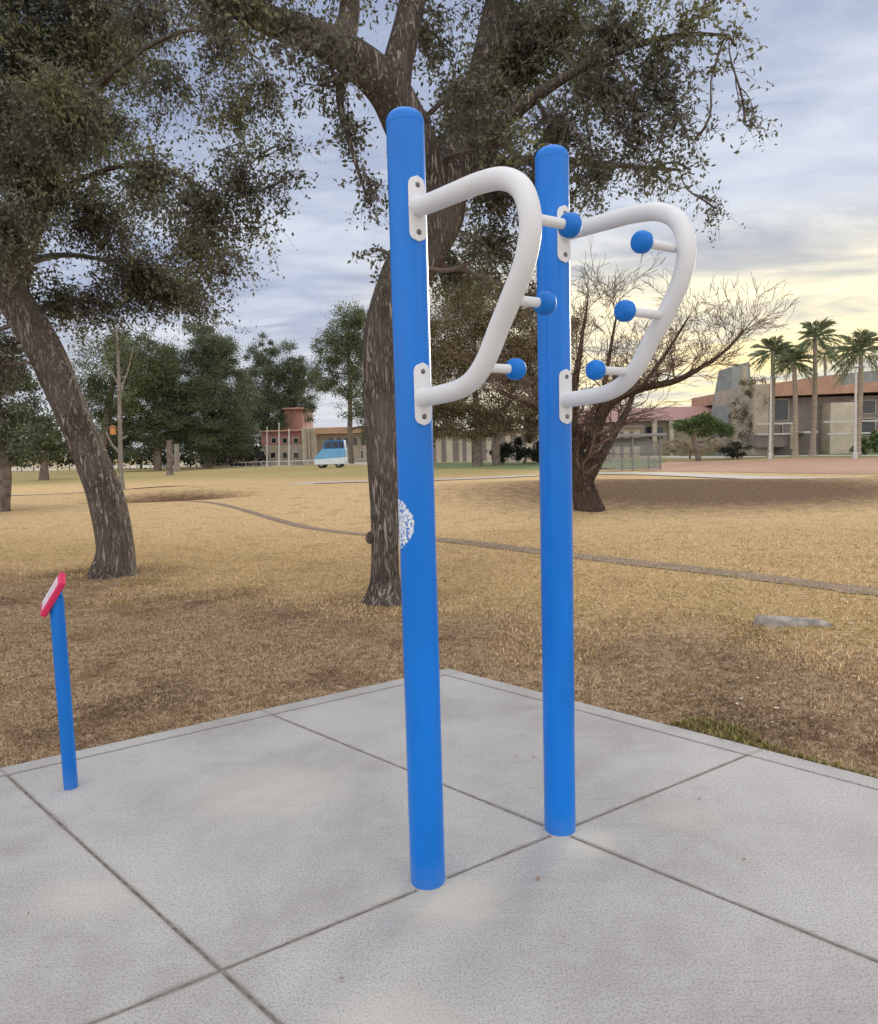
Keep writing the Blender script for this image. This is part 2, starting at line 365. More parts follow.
def strip(name, pts, wid, m, dz, k=10, edge=.0):
    P = spline([q[:2] for q in pts], k); T = np.gradient(P, axis=0); T /= np.linalg.norm(T, axis=1)[:, None]
    N = np.stack([-T[:, 1], T[:, 0]], 1); b = MB(); vs = []
    cols = 5
    for i in range(len(P)):
        wd = wid(i / (len(P) - 1)) if callable(wid) else wid
        wd *= 1 + edge * mnoise.noise(Vector((i * .4, 3, 0)))
        for c in range(cols):
            q = P[i] + N[i] * wd * (c / (cols - 1) - .5); vs.append((q[0], q[1], Z(q) + dz))
    b.add(vs, [(i*cols+c, i*cols+c+1, (i+1)*cols+c+1, (i+1)*cols+c) for i in range(len(P)-1) for c in range(cols-1)])
    return tag(b.build(name, m, smooth=True), kind='structure')
strip('trail', PATH, lambda t: .07 + .31 * min(1, t * 2.6), M_trail, .008, 16, .35)
strip('walkway', [gnd(-60, 496), gnd(100, 493), gnd(230, 487), gnd(330, 482), gnd(400, 479), gnd(470, 476), gnd(560, 473.5), gnd(640, 475), gnd(740, 477), gnd(878, 478.5), gnd(1100, 481)], lambda t: 1.0 + 1.0 * t, M_walk, .03, 12)
def sheet(name, pts, m, dz, n=24):
    b = MB(); vs = []                              # two rails of points, lofted and draped
    A, B = pts
    A = spline([q[:2] for q in A], 12); B = spline([q[:2] for q in B], 12); k2 = 10
    for i in range(len(A)):
        for c in range(k2 + 1):
            q = A[i] * (1 - c / k2) + B[i] * c / k2; vs.append((q[0], q[1], Z(q) + dz))
    b.add(vs, [(i*(k2+1)+c, i*(k2+1)+c+1, (i+1)*(k2+1)+c+1, (i+1)*(k2+1)+c) for i in range(len(A)-1) for c in range(k2)])
    return tag(b.build(name, m, smooth=True), kind='structure')
sheet('infield', ([gnd(640, 473), gnd(760, 473.5), gnd(900, 474), gnd(1100, 476)], [gnd(668, 459.5), gnd(760, 458.5), gnd(900, 457), gnd(1100, 455)]), M_infield, .012)
sheet('lawn', ([gnd(430, 470), gnd(560, 468), gnd(645, 467), gnd(660, 461)], [gnd(430, 463), gnd(560, 461), gnd(645, 459.5), gnd(690, 459)]), M_lawn, .009)
sheet('lawn_edging', ([gnd(640, 458.5), gnd(760, 457), gnd(900, 456), gnd(1100, 454)], [gnd(640, 457.4), gnd(760, 455.8), gnd(900, 454.6), gnd(1100, 452.6)]), M_walk, .03)
sheet('far_lawn', ([gnd(640, 457.2), gnd(760, 455.6), gnd(900, 454.4), gnd(1100, 452.4)], [gnd(640, 450), gnd(760, 449), gnd(900, 447), gnd(1100, 445)]), M_lawn, .014)
# a road across the far side of the park
sheet('road', ([gnd(-60, 473), gnd(100, 469), gnd(300, 465.5), gnd(520, 461.5)], [gnd(-60, 469), gnd(100, 464.5), gnd(300, 461), gnd(520, 457)]), M_walk, .02)

# concrete pad: bevelled panels with open joints
def oblq(a, b, z=0): q = C0 - VD * a + WD * b; return (q[0], q[1], z)
pad = MB(); G = .0056
acuts = [0, .115, 1.26, 2.52, 3.78, 5.04, 6.3]; bcuts = [0, .11, 1.985, 3.96, 5.94]
for i in range(len(acuts) - 1):
    for j in range(len(bcuts) - 1):
        if i == 0 and j > 1: continue
        a0, a1, b0, b1 = acuts[i], acuts[i+1], bcuts[j], bcuts[j+1]
        if i == 0: b1 = bcuts[-1]
        if i == 0 and j == 0: pass
        if j == 0 and i > 0:
            if i > 1: continue
            a1 = acuts[-1]
        if i == 0 and j == 1: b0 = bcuts[1]
        if i == 0 and j == 0: b1 = bcuts[1]; 
        ga0 = 0 if a0 == 0 else G; gb0 = 0 if b0 == 0 else G
        if i == 0 and j == 1: gb0 = -G * .0
        if i == 1 and j == 0: ga0 = 0
        dz = random.uniform(-.0012, .0012)
        top = [oblq(a0+ga0, b0+gb0, dz), oblq(a1-(G if not(i==0 and j==0) else 0), b0+gb0, dz), oblq(a1-(G if not(i==0 and j==0) else 0), b1-(G if not(i==0 and j==0) else 0), dz), oblq(a0+ga0, b1-(G if not(i==0 and j==0) else 0), dz)]
        if i == 0 and j == 0: continue
        bot = [(x, y, -.12) for x, y, z in top]
        pad.add(top + bot, [(0,1,2,3),(7,6,5,4),(0,4,5,1),(1,5,6,2),(2,6,7,3),(3,7,4,0)])
# the mitred corner of the border
b0 = bcuts[1]; a0 = acuts[1]
top = [oblq(0, 0), oblq(a0, 0), oblq(a0, b0), oblq(0, b0)]; pad.add(top + [(x, y, -.12) for x, y, z in top], [(0,1,2,3),(7,6,5,4),(0,4,5,1),(1,5,6,2),(2,6,7,3),(3,7,4,0)])
tag(pad.build('pavement', M_conc, bevel=.004, seg=2), kind='structure')
jf = MB(); q = [oblq(.02, .02, -.0045), oblq(6.28, .02, -.0045), oblq(6.28, 5.92, -.0045), oblq(.02, 5.92, -.0045)]; jf.add(q, [(0, 1, 2, 3)])
tag(jf.build('pavement_joints', M_joint), kind='structure')

# ------------------------------------------------------------------ exercise posts
POSTR = .0585
P1 = gnd(428, 880); P2 = gnd(560, 828.5); P1[2] = P2[2] = 0
LOOP = [(0.0, 2.178), (.10, 2.168), (.24, 2.154), (.39, 2.138), (.49, 2.113), (.558, 2.062), (.583, 1.98), (.562, 1.90), (.512, 1.83), (.455, 1.76), (.395, 1.695), (.335, 1.648), (.26, 1.625), (.15, 1.618), (0, 1.616)]
LOOP = [(a * 1.012, z + .003 - (.012 if z < 1.7 else 0)) for a, z in LOOP]
def fitness_post(P, side, label, decal, pegs):
    root = thing('fitness_station', P, label, 'exercise post', None)
    b = MB(); h = 2.482
    prof = [(POSTR, .0), (POSTR, .6), (POSTR, 1.2), (POSTR, 1.8), (POSTR, h - .045)] 
    b.lathe(prof, P, seg=64); b.build('post', M_blue, root, smooth=True)
    c = MB(); cp = [(POSTR + .0006, h - .047), (POSTR + .0009, h - .042)] + [(POSTR * math.cos(t) ** .8, h - .038 + .038 * math.sin(t)) for t in np.linspace(.1, 1.5, 12)]
    c.lathe(cp, P, seg=64); c.build('cap', M_blue, root, smooth=True)
    gr = MB(); gr.lathe([(POSTR + .007, -.002), (POSTR + .006, .0015), (POSTR + .001, .002)], P, seg=48); gr.build('base_grout', M_conc, root, smooth=True)
    # flange plates hugging the post
    for zc in (2.172, 1.618):
        pl = MB(); hw, hh, nu, nv = .0275, .096, 13, 25; vs = []; 
        for lay in (0.0, .006):
            for j in range(nv):
                vv = -hh + 2 * hh * j / (nv - 1); e = max(0, abs(vv) - (hh - hw))
                wdt = math.sqrt(max(hw * hw - e * e, 1e-7))
                for i in range(nu):
                    uu = -wdt + 2 * wdt * i / (nu - 1); a = uu / POSTR
                    rr = POSTR + .0005 + lay; d = UD * math.cos(a) + VD * math.sin(a)
                    q = P + d * rr; vs.append((q[0], q[1], zc + vv))
        N = nu * nv; fs = []
        for j in range(nv - 1):
            for i in range(nu - 1):
                k2 = j * nu + i; fs += [(k2, k2 + 1, k2 + nu + 1, k2 + nu), (k2 + N, k2 + N + nu, k2 + N + nu + 1, k2 + N + 1)]
            fs += [(j*nu, j*nu+nu, j*nu+nu+N, j*nu+N), (j*nu+nu-1, j*nu+nu-1+N, j*nu+2*nu-1+N, j*nu+2*nu-1)]
        fs += [tuple(list(range(nu)) + list(range(N + nu - 1, N - 1, -1))), tuple(list(range(N - nu, N)) + list(range(2 * N - 1, 2 * N - nu - 1, -1)))]
        pl.add(vs, fs); fo = pl.build('flange_plate', M_white, root, smooth=True)
        for dz in (-.069, .069):
            bo = MB(); q = P + UD * (POSTR + .0055); bo.lathe([(.0085, 0), (.0085, .002), (.006, .004), (.0052, .0045)], (q[0], q[1], zc + dz), UD, seg=6 if dz > 0 else 12); bo.build('bolt', M_bolt, fo)
    # looped handle
    ks = 1.0 if side > 0 else .965; L = np.array([(P[0] + UD[0] * a * ks, P[1] + UD[1] * a * ks, z + (.016 * a if side < 0 and z > 1.9 else 0)) for a, z in LOOP])
    L[0] = [P[0] + UD[0] * POSTR, P[1] + UD[1] * POSTR, LOOP[0][1]]; L[-1] = [P[0] + UD[0] * POSTR, P[1] + UD[1] * POSTR, LOOP[-1][1]]
    t = MB(); C = spline(L, 10); t.tube(C, .0278 if side > 0 else .0266, 32, cap=False); hd = t.build('handle', M_white, root, smooth=True)
    for e in (0, -1):
        cl_ = MB(); cl_.lathe([(.031, .0), (.031, .004), (.0285, .010)], (L[e][0], L[e][1], L[e][2]), UD, seg=32); cl_.build('weld_collar', M_white, root, smooth=True)
    # pegs with round grips
    for (a, z, ln) in pegs:
        s = P + UD * a * 1.012 * ks; s = np.array([s[0], s[1], z + .002]); d = VD * side
        pg = MB(); pg.tube([s + d * .015, s + d * (ln - .012)], .0128, 20); po = pg.build('peg', M_white, root, smooth=True)
        kn = MB(); r = .0305; n = 15; hk = .024; prof = []
        for tt in np.linspace(-math.pi / 2, math.pi / 2, n):
            rr = r * abs(math.cos(tt)) ** .55 * (1 + .012 * math.sin(9 * tt)); prof.append((max(rr, .002), ln + hk * math.copysign(abs(math.sin(tt)) ** .8, tt)))
        kn.lathe(prof, s, d, seg=28); kn.build('grip', M_knob, po, smooth=True)
    if decal:
        m, t2, bb = mat('white dandelion print'); o = t2.new('ShaderNodeTexCoord').outputs['Object']
        n = t2.noise(o, 130, 3, .7); v = t2.new('ShaderNodeTexVoronoi'); v.inputs['Scale'].default_value = 110; t2.l.new(o, v.inputs['Vector'])
        f = t2.ss(t2.math('ADD', n, t2.math('MULTIPLY', v.outputs[0], .35)), .69, .79)
        t2.put(bb.inputs['Base Color'], t2.mix(f, (.72, .76, .80), (.01, .16, .55))); bb.inputs['Roughness'].default_value = .45
        zc = (at(398, 523, P[1])[2]); aim = math.atan2(-P[1], -P[0]); ac = aim - math.pi / 2
        dc = MB(); nr, na, vs = 10, 72, []
        edge = [1 + .035 * random.uniform(-1, 1) for _ in range(na)]
        for i in range(nr + 1):
            for j in range(na):
                tt = 2 * math.pi * j / na; rr = .083 * i / nr * (edge[j] if i > nr - 2 else 1)
                uu, vv = rr * math.cos(tt), rr * math.sin(tt)
                if math.sin(tt) < -.97 and i == nr: vv *= 1.25
                a = ac - uu / POSTR * -1; R1 = POSTR + .0009
                vs.append((P[0] + math.cos(a) * R1, P[1] + math.sin(a) * R1, zc + vv))
        dc.add(vs, [(i*na+j, i*na+(j+1)%na, (i+1)*na+(j+1)%na, (i+1)*na+j) for i in range(nr) for j in range(na)])
        dc.build('decal', m, root, smooth=True)
    return root
fitness_post(P1, 1, 'blue post nearest the camera with a white speckled print, its loop handle pegs pointing right', True, ((.572, 1.998, .136), (.502, 1.817, .112), (.356, 1.664, .128)))
fitness_post(P2, -1, 'blue post farther back without any print, its white loop handle with blue grips pointing left', False, ((.555, 2.001, .152), (.503, 1.822, .165), (.362, 1.672, .145)))

# sign post at the left
SP = gnd(71, 787); SP[2] = 0
sg = thing('instruction_sign', SP, 'short blue post on the slab carrying a tilted pink red panel', 'sign')
ttop = at(57, 597, SP[1])
b = MB(); lean = np.array([ttop[0] - SP[0], ttop[1] - SP[1], 0]) * .3
b.lathe([(.029, 0), (.029, .4), (.029, float(ttop[2]) - .0)], SP, seg=32); b.build('post', M_sign_blue, sg, smooth=True)
# panel: plane edge runs up and right in the view, its face turned up and to the left
pc = np.array([SP[0], SP[1], 0]) + np.array([-.012, -.0, float(ttop[2]) + .012])
ed = np.array([.125, 0.0, .185]); ed /= np.linalg.norm(ed)            # up slope
vw = pc - EYEP; vw /= np.linalg.norm(vw); pp_ = np.cross(vw, ed); pp_ *= -1 if pp_[0] > 0 else 1; nrm = -.19 * vw + .95 * pp_; nrm -= ed * (nrm @ ed); nrm /= np.linalg.norm(nrm); sd = np.cross(nrm, ed)
Mx = Matrix(((sd[0], ed[0], nrm[0], pc[0]), (sd[1], ed[1], nrm[1], pc[1]), (sd[2], ed[2], nrm[2], pc[2]), (0, 0, 0, 1)))
fr = MB(); fr.box((0, 0, 0), (.11, .176, .026), M=Mx); fr.build('frame', M_pink, sg, smooth=True, bevel=.008, seg=3)
fp = MB(); fp.box((0, 0, .0135), (.078, .130, .004), M=Mx)
M_plate = simple('pale printed plate', (.70, .60, .66), .4, .08, 25); fpo = fp.build('face_plate', M_plate, sg, bevel=.001, seg=1)
ln_ = MB()
for k2 in range(7): ln_.box((-.012 + .004 * (k2 % 3), -.055 + k2 * .017, .0160), (.046 - .007 * (k2 % 3), .0035, .0012), M=Mx)
ln_.build('print', simple('lilac print', (.42, .22, .42), .5), fpo)
br = MB(); br.box((0, -.01, -.022), (.05, .06, .018), M=Mx); br.build('bracket', M_sign_blue, sg, bevel=.003)

# ------------------------------------------------------------------ trees
def furrow(seed, amp=.10, flare=0, z0=0):
    def f(i, ang, p, r):
        o = np.array([amp * mnoise.noise(Vector((math.cos(a) * 1.6 + seed, math.sin(a) * 1.6, p[2] * .9 + seed))) * 1.6
                      + amp * .55 * mnoise.noise(Vector((math.cos(a) * 5, math.sin(a) * 5 + seed, p[2] * 1.3))) for a in ang])
        if flare:
            hgt = max(0, p[2] - z0); k2 = math.exp(-hgt / (r * .9))
            o = o + flare * k2 * np.array([.45 + .75 * max(0, mnoise.noise(Vector((math.cos(a) * 2.4 + seed, math.sin(a) * 2.4, seed)))) for a in ang])
        return 1 + o
    return f
def poly3(pp, Y, k=8):                # [(px, py, radius_px, dY)]
    P = np.array([at(a, b, Y + d) for a, b, r, d in pp]); r = np.array([r * (Y + d) / FPX for a, b, r, d in pp])
    C = spline(P, k); rr = np.interp(np.linspace(0, len(pp) - 1, len(C)), range(len(pp)), r)
    return C, rr
def curve(a, b, sag=0.0, wob=.1, n=7):
    t = np.linspace(0, 1, n)[:, None]; d = np.linalg.norm(b - a); P = a + (b - a) * t
    o1, o2 = rng.normal(size=3), rng.normal(size=3)
    P = P + d * wob * (np.sin(t * math.pi) * o1 * .6 + np.sin(t * 2 * math.pi) * o2 * .3)
    P[:, 2] += -sag * d * (t[:, 0] ** 2) + sag * d * .35 * np.sin(t[:, 0] * math.pi)
    return P
def nearest(nodes, p):
    d = np.linalg.norm(nodes - p, axis=1) + np.maximum(0, nodes[:, 2] - p[2]) * .6; return int(np.argmin(d))
def leafy(root, limbs, blobs, Y, lmat, bmat, leaf, dens, subs=9, spread=.13, name='crown', droop=.45, twigr=.006, ratio=.5):
    """limbs: list of (C, r); blobs: (px, py, rx, ry, dY, k)"""
    nodes = np.concatenate([c for c, r in limbs]); rads = np.concatenate([r for c, r in limbs])
    tw = MB(); leaves = []
    for (bx, by, rx, ry, dY, k) in blobs:
        Yb = Y + dY; c = at(bx, by, Yb); R3 = np.array([rx * Yb / FPX, (rx + ry) * .5 * Yb / FPX, ry * Yb / FPX])
        i = nearest(nodes, c); a = nodes[i]; r0 = min(rads[i] * .45, .03)
        main = curve(a, c, .05, .12, 9); tw.tube(main, np.linspace(r0, .012, 9), 5, cap=False)
        vol = R3.prod() ** (2 / 3); ns = max(3, int(subs * k * vol / .5))
        for _ in range(ns):
            d = rng.normal(size=3); d /= np.linalg.norm(d); e = c + d * R3 * rng.uniform(.2, 1.15)
            st = main[rng.integers(4, 9)]; P = curve(st, e, .18, .14, 8)
            tw.tube(P, np.linspace(.007, .002, 8), 3, cap=False)
            L = np.linalg.norm(e - st)
            m = int(dens * (.35 + L) * rng.uniform(.6, 1.3)); t = rng.uniform(.25, 1.02, m) ** .8
            q = np.stack([np.interp(t, np.linspace(0, 1, 8), P[:, j]) for j in range(3)], 1)
            s1 = spread * rng.uniform(.6, 1.25)
            # side sprigs: leaves strung along short drooping lines
            ks = max(2, m // 9); sd_ = rng.normal(size=(ks, 3)); sd_[:, 2] -= .35; sd_ /= np.linalg.norm(sd_, axis=1)[:, None]
            which = rng.integers(0, ks, m); tb = rng.uniform(.25, 1.0, ks)
            base = np.stack([np.interp(tb, np.linspace(0, 1, 8), P[:, j]) for j in range(3)], 1)
            off = rng.uniform(0, 1, m)[:, None]
            q = base[which] + sd_[which] * off * s1 * 2.2 + rng.normal(size=(m, 3)) * s1 * .13
            q[:, 2] -= (off[:, 0] ** 2) * s1 * .6
            leaves.append(q)
            for j in range(min(ks, 7)): tw.tube([base[j], base[j] + sd_[j] * s1 * 1.1 - [0, 0, s1*.15], base[j] + sd_[j] * s1 * 1.8 - [0, 0, s1 * .6]], [.0028, .002, .0011], 3, cap=False)
    C = np.concatenate(leaves)
    tw.build('branches', bmat, root); quads(name, leafquads(C, leaf, ratio, droop), lmat, root)
    return len(C)
# -- leaning tree at the left
b1 = gnd(110, 573); Y1 = b1[1]; T1 = thing('park_tree', on(b1), 'leaning furrowed trunk behind the small red topped sign, dense dark crown filling the upper left', 'tree')
l1 = [poly3([(114, 590, 20, 0), (113, 572, 17.5, 0), (114, 545, 16.3, 0), (106, 500, 15.8, 0), (93, 465, 15.8, 0), (79, 430, 16, 0), (61, 385, 16, 0), (43, 345, 16, 0), (22, 310, 16, 0), (6, 285, 16, .05), (-8, 255, 14, .1)], Y1),
      poly3([(8, 285, 17.20, .1), (24, 240, 13.76, .2), (42, 190, 12.04, .3), (58, 130, 10.32, .5), (80, 60, 8.60, .7), (95, -30, 6.88, .8), (110, -160, 4.30, 1)], Y1),
      poly3([(0, 275, 17.20, .1), (-35, 215, 12.04, -.2), (-60, 140, 9.46, -.4), (-80, 40, 6.88, -.6), (-100, -90, 4.30, -.9)], Y1),
      poly3([(36, 205, 4.13, .2), (80, 180, 2.58, -.1), (130, 165, 2.06, -.4), (180, 175, 1.55, -.7), (225, 205, 0.83, -.9)], Y1),
      poly3([(52, 150, 4.64, .4), (100, 85, 3.10, .1), (160, 40, 2.06, -.2), (215, 30, 1.55, -.4), (260, 60, 0.83, -.6)], Y1),
      poly3([(8, 268, 4.64, .2), (60, 255, 2.58, .9), (110, 262, 1.55, 1.5), (150, 285, 0.83, 2.0)], Y1)]
tk = MB()
for i, (c, r) in enumerate(l1): tk.tube(c, r, 40 if i == 0 else 14, flute=furrow(3 + i, .13, .6 if i == 0 else 0, Z(b1)), cap=True)
tk.build('trunk', B_elm, T1, smooth=True)
bl1 = [(30,60,70,60,.4,1.3),(-40,90,80,80,-.3,.9),(30,170,60,55,-.3,1.5),(-20,250,60,50,.2,1.3),(90,30,60,55,.6,1.2),(95,120,50,45,.2,1.0),(100,215,48,45,.4,1.2),(140,275,50,38,1.3,1.4),(190,290,40,30,1.4,1.2),
       (150,180,45,45,-.5,1.0),(205,215,42,45,-.8,1.2),(245,180,34,42,-.8,1.0),(170,90,48,40,-.1,.5),(235,110,40,35,-.5,.7),(270,85,30,30,-.6,.7),(220,35,50,32,-.3,1.0),(150,15,45,35,.1,.9),
       (100,300,40,28,.8,1.0),(65,295,34,28,.5,.9),(5,350,22,30,.8,.8),(-40,330,40,50,.5,1.0),(225,265,26,28,.6,.8),(280,140,22,28,-.7,.6),(0,-40,90,60,.2,1.0),(120,-60,80,60,.6,1.0),(-90,-20,90,90,-.6,.7),(220,-70,70,50,.3,.7),(60,-170,120,80,.8,.5),
       (60,110,50,60,-.9,1.3),(20,110,60,60,1.4,1.1),(15,215,50,50,-1.2,1.2),(120,60,50,40,1.6,.8),(185,250,36,32,-.3,1.0),(-150,150,90,110,0,.5), (262,225,22,24,-.6,.6),(285,175,18,26,-.6,.7),(-30,370,40,40,.2,1.0)]
nl = leafy(T1, l1, bl1, Y1, L_near, B_twig, .052, 105, 70, .19)
# -- big tree in the middle
b2 = gnd(385, 600); Y2 = b2[1]; T2 = thing('park_tree', on(b2), 'massive tree right behind the nearer blue post, thick dark limbs forking over it', 'tree')
l2 = [poly3([(385, 618, 18.90, 0), (385, 600, 16.20, 0), (385, 575, 14.40, 0), (385, 540, 14.40, 0), (385, 500, 14.85, 0), (384, 440, 16.20, 0), (382, 380, 18.45, 0), (385, 330, 19.80, 0), (398, 290, 21.60, 0), (418, 250, 24.30, .05), (435, 212, 27.00, .1), (438, 180, 27.00, .15)], Y2),
      poly3([(436, 205, 24.30, .1), (424, 165, 21.60, 0), (404, 120, 21.60, -.1), (386, 88, 20.70, -.2), (355, 60, 18.00, -.4), (315, 38, 15.30, -.6), (262, 18, 12.60, -.9), (210, -10, 9.90, -1.1), (150, -60, 7.20, -1.3)], Y2),
      poly3([(390, 95, 18.00, -.2), (398, 60, 13.50, -.1), (408, 20, 12.60, 0), (418, -30, 10.80, .1), (430, -110, 8.10, .2), (440, -230, 4.50, .3)], Y2),
      poly3([(440, 200, 24.30, .1), (462, 150, 20.70, .3), (480, 95, 17.10, .5), (492, 35, 13.50, .7), (505, -50, 9.90, .9), (520, -170, 5.40, 1.1)], Y2),
      poly3([(464, 150, 11.70, .3), (510, 115, 7.20, .1), (560, 80, 4.95, -.1), (620, 50, 3.60, -.3), (680, 35, 2.16, -.4), (730, 35, 1.08, -.5)], Y2),
      poly3([(450, 190, 9.90, .2), (500, 165, 5.40, .8), (550, 160, 4.05, 1.2), (610, 165, 2.70, 1.5), (680, 170, 1.26, 1.7)], Y2),
      poly3([(350, 58, 7.20, -.4), (340, 100, 3.60, -.5), (352, 150, 2.25, -.6), (366, 195, 1.26, -.6)], Y2),
      poly3([(340, 52, 12.60, -.4), (350, 10, 9.90, -.2), (345, -50, 7.20, 0), (330, -140, 4.50, .3)], Y2)]
tk = MB()
for i, (c, r) in enumerate(l2): tk.tube(c, r, 40 if i == 0 else 18, flute=furrow(23 + i, .10, .75 if i == 0 else 0, Z(b2)), cap=True)
kb = at(370, 538, Y2 - .05); tk.lathe([(.001, -.06), (.03, -.045), (.045, -.01), (.04, .03), (.02, .05), (.001, .07)], kb, (0, 0, 1), 14)
tk.build('trunk', B_elm, T2, smooth=True)
bl2 = [(480,80,34,40,-.8,.7),(330,40,50,26,-1.1,.5),(505,130,30,40,-.7,.7),(480,240,16,26,-.5,.7),(470,110,38,52,.4,1.8),(500,180,40,45,.5,1.6),(460,270,26,32,.5,1.3),(500,250,32,30,.9,1.2),(520,60,45,50,.4,1.4),(560,130,42,45,.0,1.1),(560,20,50,40,.2,1.2),(610,90,40,40,-.2,1.0),(620,30,45,35,-.2,1.2),
       (600,170,38,30,1.0,.9),(640,140,34,34,-.2,.9),(660,60,34,34,-.3,1.0),(670,105,30,32,-.4,.9),(690,20,28,32,-.5,.8),(655,175,26,22,1.2,.8),(700,130,24,20,-.4,.45),(715,75,20,18,-.4,.35),(735,45,16,14,-.5,.3),(745,118,18,10,-.5,.35),(690,165,20,16,.8,.4),(715,205,16,8,1.3,.25),
       (560,210,26,22,1.2,.7),(540,290,20,20,.9,.5),(350,120,24,30,-.5,1.0),(372,185,17,30,-.6,1.0),(376,245,12,20,-.6,.6),(330,75,34,25,-.6,.6),(300,30,40,22,-.8,1.3),(250,5,50,22,-1,1.2),(200,-10,50,25,-1.1,1),(350,0,30,28,-.2,.5),(440,40,28,40,.3,.7),
       (600,-50,80,60,.2,.8),(480,-80,80,60,.5,.9),(360,-80,80,60,0,.7),(700,-50,60,50,-.3,.6),(450,-220,130,80,.5,.5),(250,-90,80,60,-.8,.6),(420,130,16,20,1.4,.8),(540,180,30,40,1.6,1.0),(510,10,45,35,1.5,1.0),(585,60,40,40,1.6,.8),(450,150,30,40,1.6,1.0),(440,250,18,35,1.8,.8)]
nl2 = leafy(T2, l2, bl2, Y2, L_near, B_twig, .047, 92, 108, .14)
print('leaves', nl, nl2)
# -- bare mesquite
def bare(mb, p, d, L, r, lvl, up=.10, r_min=.0035, split=(2, 3), shrink=.74, wob=.22, seg=4):
    pts = [np.array(p)]; d = np.array(d, float)
    for i in range(seg):
        d = d + rng.normal(size=3) * wob * .5; d[2] += up; d /= np.linalg.norm(d); pts.append(pts[-1] + d * L / seg)
    mb.tube(pts, np.linspace(r, max(r * .62, r_min), seg + 1), 4 if r < .03 else 7, cap=False)
    if lvl == 0: return
    nb = int(rng.integers(split[0], split[1] + 1)) + (1 if lvl < 3 else 0)
    for _ in range(nb):
        k = int(rng.integers(1, seg + 1)); o = rng.normal(size=3); o -= d * (o @ d); o /= np.linalg.norm(o)
        nd = d + o * rng.uniform(.35, .85); nd /= np.linalg.norm(nd)
        bare(mb, pts[k], nd, L * shrink * rng.uniform(.75, 1.15), max(r * .55, r_min), lvl - 1, up, r_min, split, shrink, wob, seg)
b3 = gnd(587, 506); Y3 = b3[1]; T3 = thing('bare_tree', on(b3), 'leafless dark multi stemmed tree right behind the farther blue post', 'tree')
l3 = [poly3([(590, 520, 14.82, 0), (588, 505, 11.70, 0), (583, 485, 10.92, 0), (579, 462, 9.36, 0), (574, 440, 7.02, .1), (573, 400, 4.68, .2), (580, 350, 2.03, .4), (588, 300, 0.78, .5)], Y3),
      poly3([(584, 480, 7.80, 0), (592, 455, 6.24, -.2), (598, 425, 5.07, -.3), (612, 402, 4.29, -.5), (640, 389, 3.7, -.8), (675, 381, 3, -1.1), (702, 367, 2.1, -1.3), (726, 350, 1.3, -1.5), (744, 330, .8, -1.6)], Y3),
      poly3([(588, 478, 6.24, 0), (602, 455, 5.07, .3), (616, 430, 3.90, .8), (628, 408, 2.73, 1.2), (640, 370, 1.87, 1.5), (652, 330, 0.62, 1.8)], Y3),
      poly3([(580, 470, 7.02, .1), (568, 440, 5.46, .5), (556, 400, 4.29, .9), (548, 350, 1.87, 1.2), (540, 300, 0.70, 1.5)], Y3),
      poly3([(596, 430, 3.90, -.3), (604, 390, 2.81, -.2), (612, 340, 1.48, 0), (620, 300, 0.55, .2)], Y3),
      poly3([(640, 390, 2.65, -.8), (668, 350, 1.87, -.6), (690, 315, 0.62, -.5)], Y3),
      poly3([(578, 455, 5.46, 0), (560, 425, 3.51, -.5), (530, 405, 2.65, -.9), (500, 392, 1.72, -1.2)], Y3)]
tk = MB()
for i, (c, r) in enumerate(l3): tk.tube(c, r, 20 if i == 0 else 9, flute=furrow(43 + i, .16, .35 if i == 0 else 0, Z(b3)), cap=True)
tk.build('trunk', B_dark, T3, smooth=True)
tb = MB()
for i, (c, r) in enumerate(l3):
    n = len(c)
    for k in range(int(n * .32), n, 2):
        d = c[min(k + 1, n - 1)] - c[k - 1]; d /= np.linalg.norm(d)
        for q in range(3):
            o = rng.normal(size=3) * .75; o[2] = abs(o[2]) * .55 + .08; nd = d * .45 + o; nd /= np.linalg.norm(nd)
            bare(tb, c[k], nd, rng.uniform(.35, .72), max(r[k] * .22, .0065), 3, .03, .004, (1, 3), .74, .24, 3)
tb.build('branches', B_fine, T3)
print('mesquite tris', len(tb.f) * 2)

# -- trees of the middle distance
def clumps(blobs, Y, dens, leaf, sig=.16, lumps=1.0):
    out_ = []
    for bb in blobs:
        bx, by, rx, ry, dY = bb[:5]; k = bb[5] if len(bb) > 5 else 1
        Yb = Y + dY; c = at(bx, by, Yb); R3 = np.array([rx, (rx + ry) * .5, ry]) * Yb / FPX
        area = R3[0] * R3[2]; n = int(15 * dens * k * area / (leaf * leaf)); nc = max(5, int(12 * lumps * (1 + area * .15)))
        d = rng.normal(size=(nc, 3)); d /= np.linalg.norm(d, axis=1)[:, None]; cc = c + d * R3 * (rng.uniform(.2, 1, (nc, 1)) ** .45)
        w_ = rng.integers(0, nc, n); s_ = rng.uniform(.5, 1.3, nc)[w_][:, None]
        q = cc[w_] + rng.normal(size=(n, 3)) * R3 * sig * s_ * np.array([1.15, 1.15, .85]); out_.append(q)
    return np.concatenate(out_)
